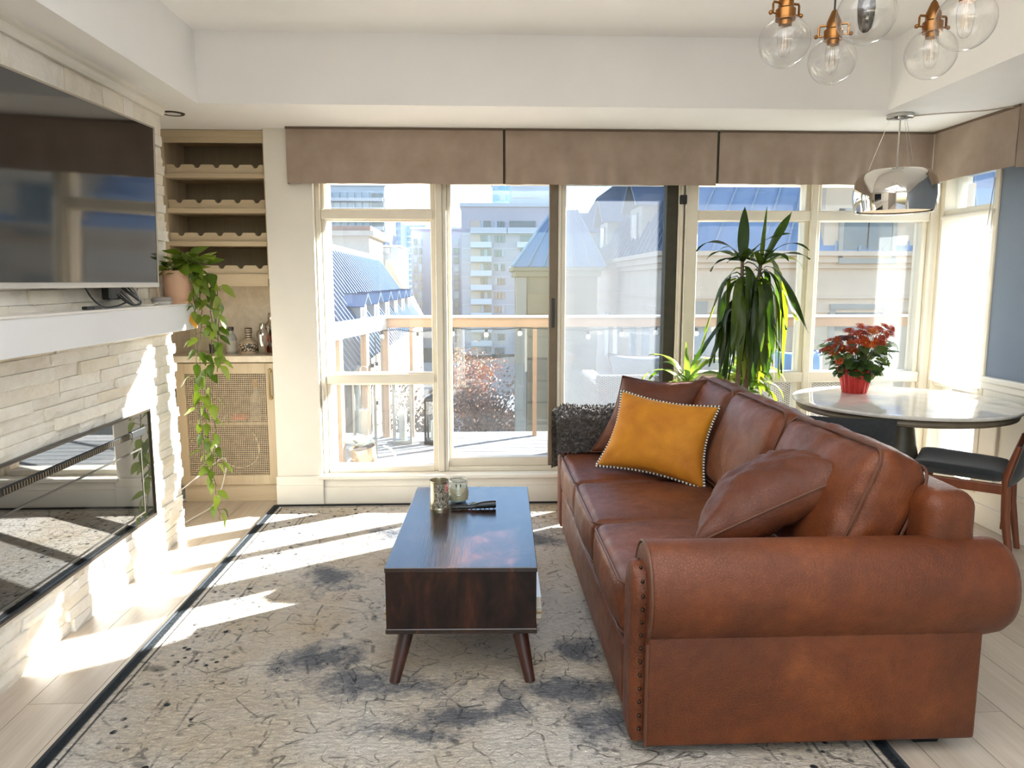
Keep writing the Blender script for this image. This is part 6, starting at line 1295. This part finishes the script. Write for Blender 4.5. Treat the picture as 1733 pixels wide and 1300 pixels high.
vine([T, (-1.49, 4.01, 1.47), (-1.475, 4.03, 1.25), (-1.50, 4.04, 1.0), (-1.49, 4.04, 0.7), (-1.475, 4.05, 0.45), (-1.46, 4.05, 0.28), (-1.44, 4.03, 0.10)], 34, 0.052, 0.086, 0.12)
vine([T, (-1.50, 3.97, 1.44), (-1.495, 3.985, 1.30), (-1.515, 4.03, 1.02), (-1.525, 4.04, 0.78), (-1.51, 4.05, 0.55), (-1.47, 4.05, 0.36)], 28, 0.055, 0.086, 0.2)
vine([T, (-1.43, 4.04, 1.44), (-1.40, 4.06, 1.36), (-1.395, 4.06, 1.22), (-1.41, 4.06, 1.05), (-1.42, 4.06, 0.92)], 22, 0.06, 0.10, 0.05)
vine([T, (-1.51, 3.96, 1.46), (-1.505, 3.965, 1.38), (-1.50, 3.97, 1.29), (-1.495, 4.0, 1.2)], 4, 0.05, 0.07, 0.3)
for k in range(56):
    a = R_.uniform(0, 2*PI); r = R_.uniform(0.0, 0.11); q = V((-1.525+r*math.cos(a)*1.2, 3.975+r*math.sin(a)*0.6, 1.455+R_.uniform(0.0, 0.12)*(1-r*4)))
    put_leaf(po, q, a+R_.uniform(-0.5, 0.5), R_.uniform(-0.5, 0.7), R_.uniform(-0.7, 0.7), R_.uniform(0.065, 0.11)); at_thing(MB().tube([(-1.55, 3.975, 1.44), q], 0.0014, 4), 'petiole', bpy.data.materials['vine_green'], po)
yl = inst('leaf', heart(1, 0), leaf_mat('pothos_dead_leaf', (214, 150, 60), (226, 168, 80), (232, 184, 104), 0.4), po, Matrix.Translation(V((-1.515, 3.985, 1.235))-po.location) @ Euler((0.2, 0.9, -0.6)).to_matrix().to_4x4() @ Matrix.Scale(0.085, 4)); yl['label'] = 'wilted yellow leaf'
# ------------------------------------------------------------------ chrysanthemum on the round table
mu = thing('potted_chrysanthemum', 'bushy rust-red chrysanthemum in red foil wrap on the round table', 'plant', (2.205, 4.26, 0.757))
red = NT('red_foil'); v = red.coord('Object', (40, 40, 6)); red.set(Base_Color=red.ramp(red.noise(v, 1.0, 3, 0.6), [(0.3, srgb(164, 28, 28)), (0.7, srgb(206, 56, 48))]), Roughness=0.35, Metallic=0.25); red.bump(red.noise(v, 1.2, 3, 0.6), 0.6, 0.01)
def wrapf(u, v):
    a = 2*PI*u; z_ = 0.138*v; r = 0.068+0.024*v+0.004*math.sin(a*18)*(0.3+v)+(0.012*v**6); z_ += 0.012*math.sin(a*9)*v**5
    return V((r*math.cos(a), r*math.sin(a), z_))
b = MB(); b.grid(wrapf, 144, 12, True); b.grid(lambda u, v: wrapf(u, v)*0.965+V((0, 0, 0.0005)), 144, 12, True); b.build('foil_wrap', red.m, mu, True, angle=None)
MB().lathe([(0, 0.0), (0.064, 0.0), (0.084, 0.12), (0, 0.12)], 32).build('inner_pot', plain('pot_green', (60, 84, 50), 0.6), mu, True)
pl = MB()
for ring, (nn, r1, up) in enumerate(((17, 1.0, 0.10), (14, 0.85, 0.30), (10, 0.6, 0.55))):
    for k in range(nn):
        a = 2*PI*(k+0.5*ring)/nn+R_.uniform(-.1, .1); c, s = V((math.cos(a), math.sin(a), 0)), V((-math.sin(a), math.cos(a), 0)); w = 0.10
        p0 = c*0.08+V((0, 0, ring*0.05)); p1 = c*r1*0.6+V((0, 0, up*r1*0.8+ring*0.04)); p2 = c*r1+V((0, 0, up*r1*0.9+R_.uniform(-.12, .08)))
        pl.quad(p0-s*w*0.5, p0+s*w*0.5, p1+s*w, p1-s*w); vs = pl.quad(p1-s*w, p1+s*w, p2+s*w*0.35, p2-s*w*0.35)
fm = pl.mesh('flower', True, False, None)
def petal(name, c1, c2): return leaf_mat(name, c1, tuple((a+b_)//2 for a, b_ in zip(c1, c2)), c2, 0.3)
FM = [petal('petal_rust', (130, 40, 14), (196, 84, 30)), petal('petal_maroon', (62, 24, 18), (112, 44, 30)), petal('petal_orange', (176, 76, 26), (216, 122, 56)), petal('petal_red', (160, 44, 26), (206, 88, 52))]
fmeshes = []
for m in FM: me = fm.copy(); me.materials.clear(); me.materials.append(m); fmeshes.append(me)
ey = MB().sphere((0, 0, 0.1), 0.16, 8, 6, (1, 1, 0.6)).mesh('eye', True); ey.materials.append(plain('eye_yellow', (206, 150, 40), 0.8))
def flower(q, n_, s, mi):
    rot = V((0, 0, 1)).rotation_difference(n_.normalized()).to_matrix().to_4x4(); m = Matrix.Translation(q) @ rot @ Matrix.Rotation(R_.uniform(0, 6), 4, 'Z') @ Matrix.Scale(s, 4)
    o = inst('flower', fmeshes[mi], None, mu, m); e = inst('eye', ey, None, o)
    MB().tube([(0, 0, 0.13), (q.x*0.5, q.y*0.5, q.z*0.6), q*0.97], 0.0016, 4).build('stalk', bpy.data.materials['vine_green'], mu)
for k in range(46):
    a = k*2.39996; r = 0.190*math.sqrt((k+0.5)/46); x, yv = r*math.cos(a), r*math.sin(a)*0.85; tilt = 0.08*x/0.18
    q = V((x, yv, 0.375-1.6*r*r*1.2+0.30*x+R_.uniform(-0.03, 0.02))); flower(q, V((x*3, yv*3-0.25, 0.9)), R_.uniform(0.031, 0.041), 1 if x < -0.06 and q.z > 0.30 else R_.choice((0, 0, 2, 3)))
for x, yv, z_ in ((-0.155, -0.07, 0.315), (-0.10, -0.13, 0.295), (-0.03, -0.15, 0.305), (0.03, -0.15, 0.315), (-0.16, -0.06, 0.24), (-0.145, -0.09, 0.195), (0.10, -0.13, 0.35), (0.155, -0.08, 0.375), (0.07, -0.145, 0.30)): flower(V((x, yv, z_)), V((x*4, -1, 0.35)), R_.uniform(0.026, 0.036), 0 if x < 0.05 else 3)
lf = MB(); outl = [(0, 0.06), (0.12, 0.30), (0.30, 0.22), (0.42, 0.44), (0.60, 0.28), (0.76, 0.34), (0.86, 0.14), (1.0, 0.0)]
cv = [lf.bm.verts.new((x, 0, -0.25*x*x)) for x, w in outl]; lv = [lf.bm.verts.new((x, w, -0.25*x*x+0.10*w)) for x, w in outl[:-1]]; rv = [lf.bm.verts.new((x, -w, -0.25*x*x+0.10*w)) for x, w in outl[:-1]]
for k in range(len(outl)-1):
    if k < len(outl)-2: lf.bm.faces.new((cv[k], cv[k+1], lv[k+1], lv[k])); lf.bm.faces.new((cv[k], rv[k], rv[k+1], cv[k+1]))
    else: lf.bm.faces.new((cv[k], cv[k+1], lv[k])); lf.bm.faces.new((cv[k], rv[k], cv[k+1]))
lme = lf.mesh('leaf', True, False, None); lme.materials.append(MMU)
for k in range(285):
    z_ = 0.12+0.185*R_.random(); rm_ = 0.08+0.11*min(1, (z_-0.10)/0.14); a = R_.uniform(0, 2*PI); r = rm_*math.sqrt(R_.uniform(0.25, 1)); q = V((r*math.cos(a)+0.10*(z_-0.12)*0.3, r*math.sin(a)*0.9, z_))
    inst('leaf', lme, None, mu, Matrix.Translation(q) @ Euler((R_.uniform(-.6, .6), R_.uniform(-0.3, 0.9), a+R_.uniform(-.7, .7))).to_matrix().to_4x4() @ Matrix.Scale(R_.uniform(0.042, 0.064), 4))
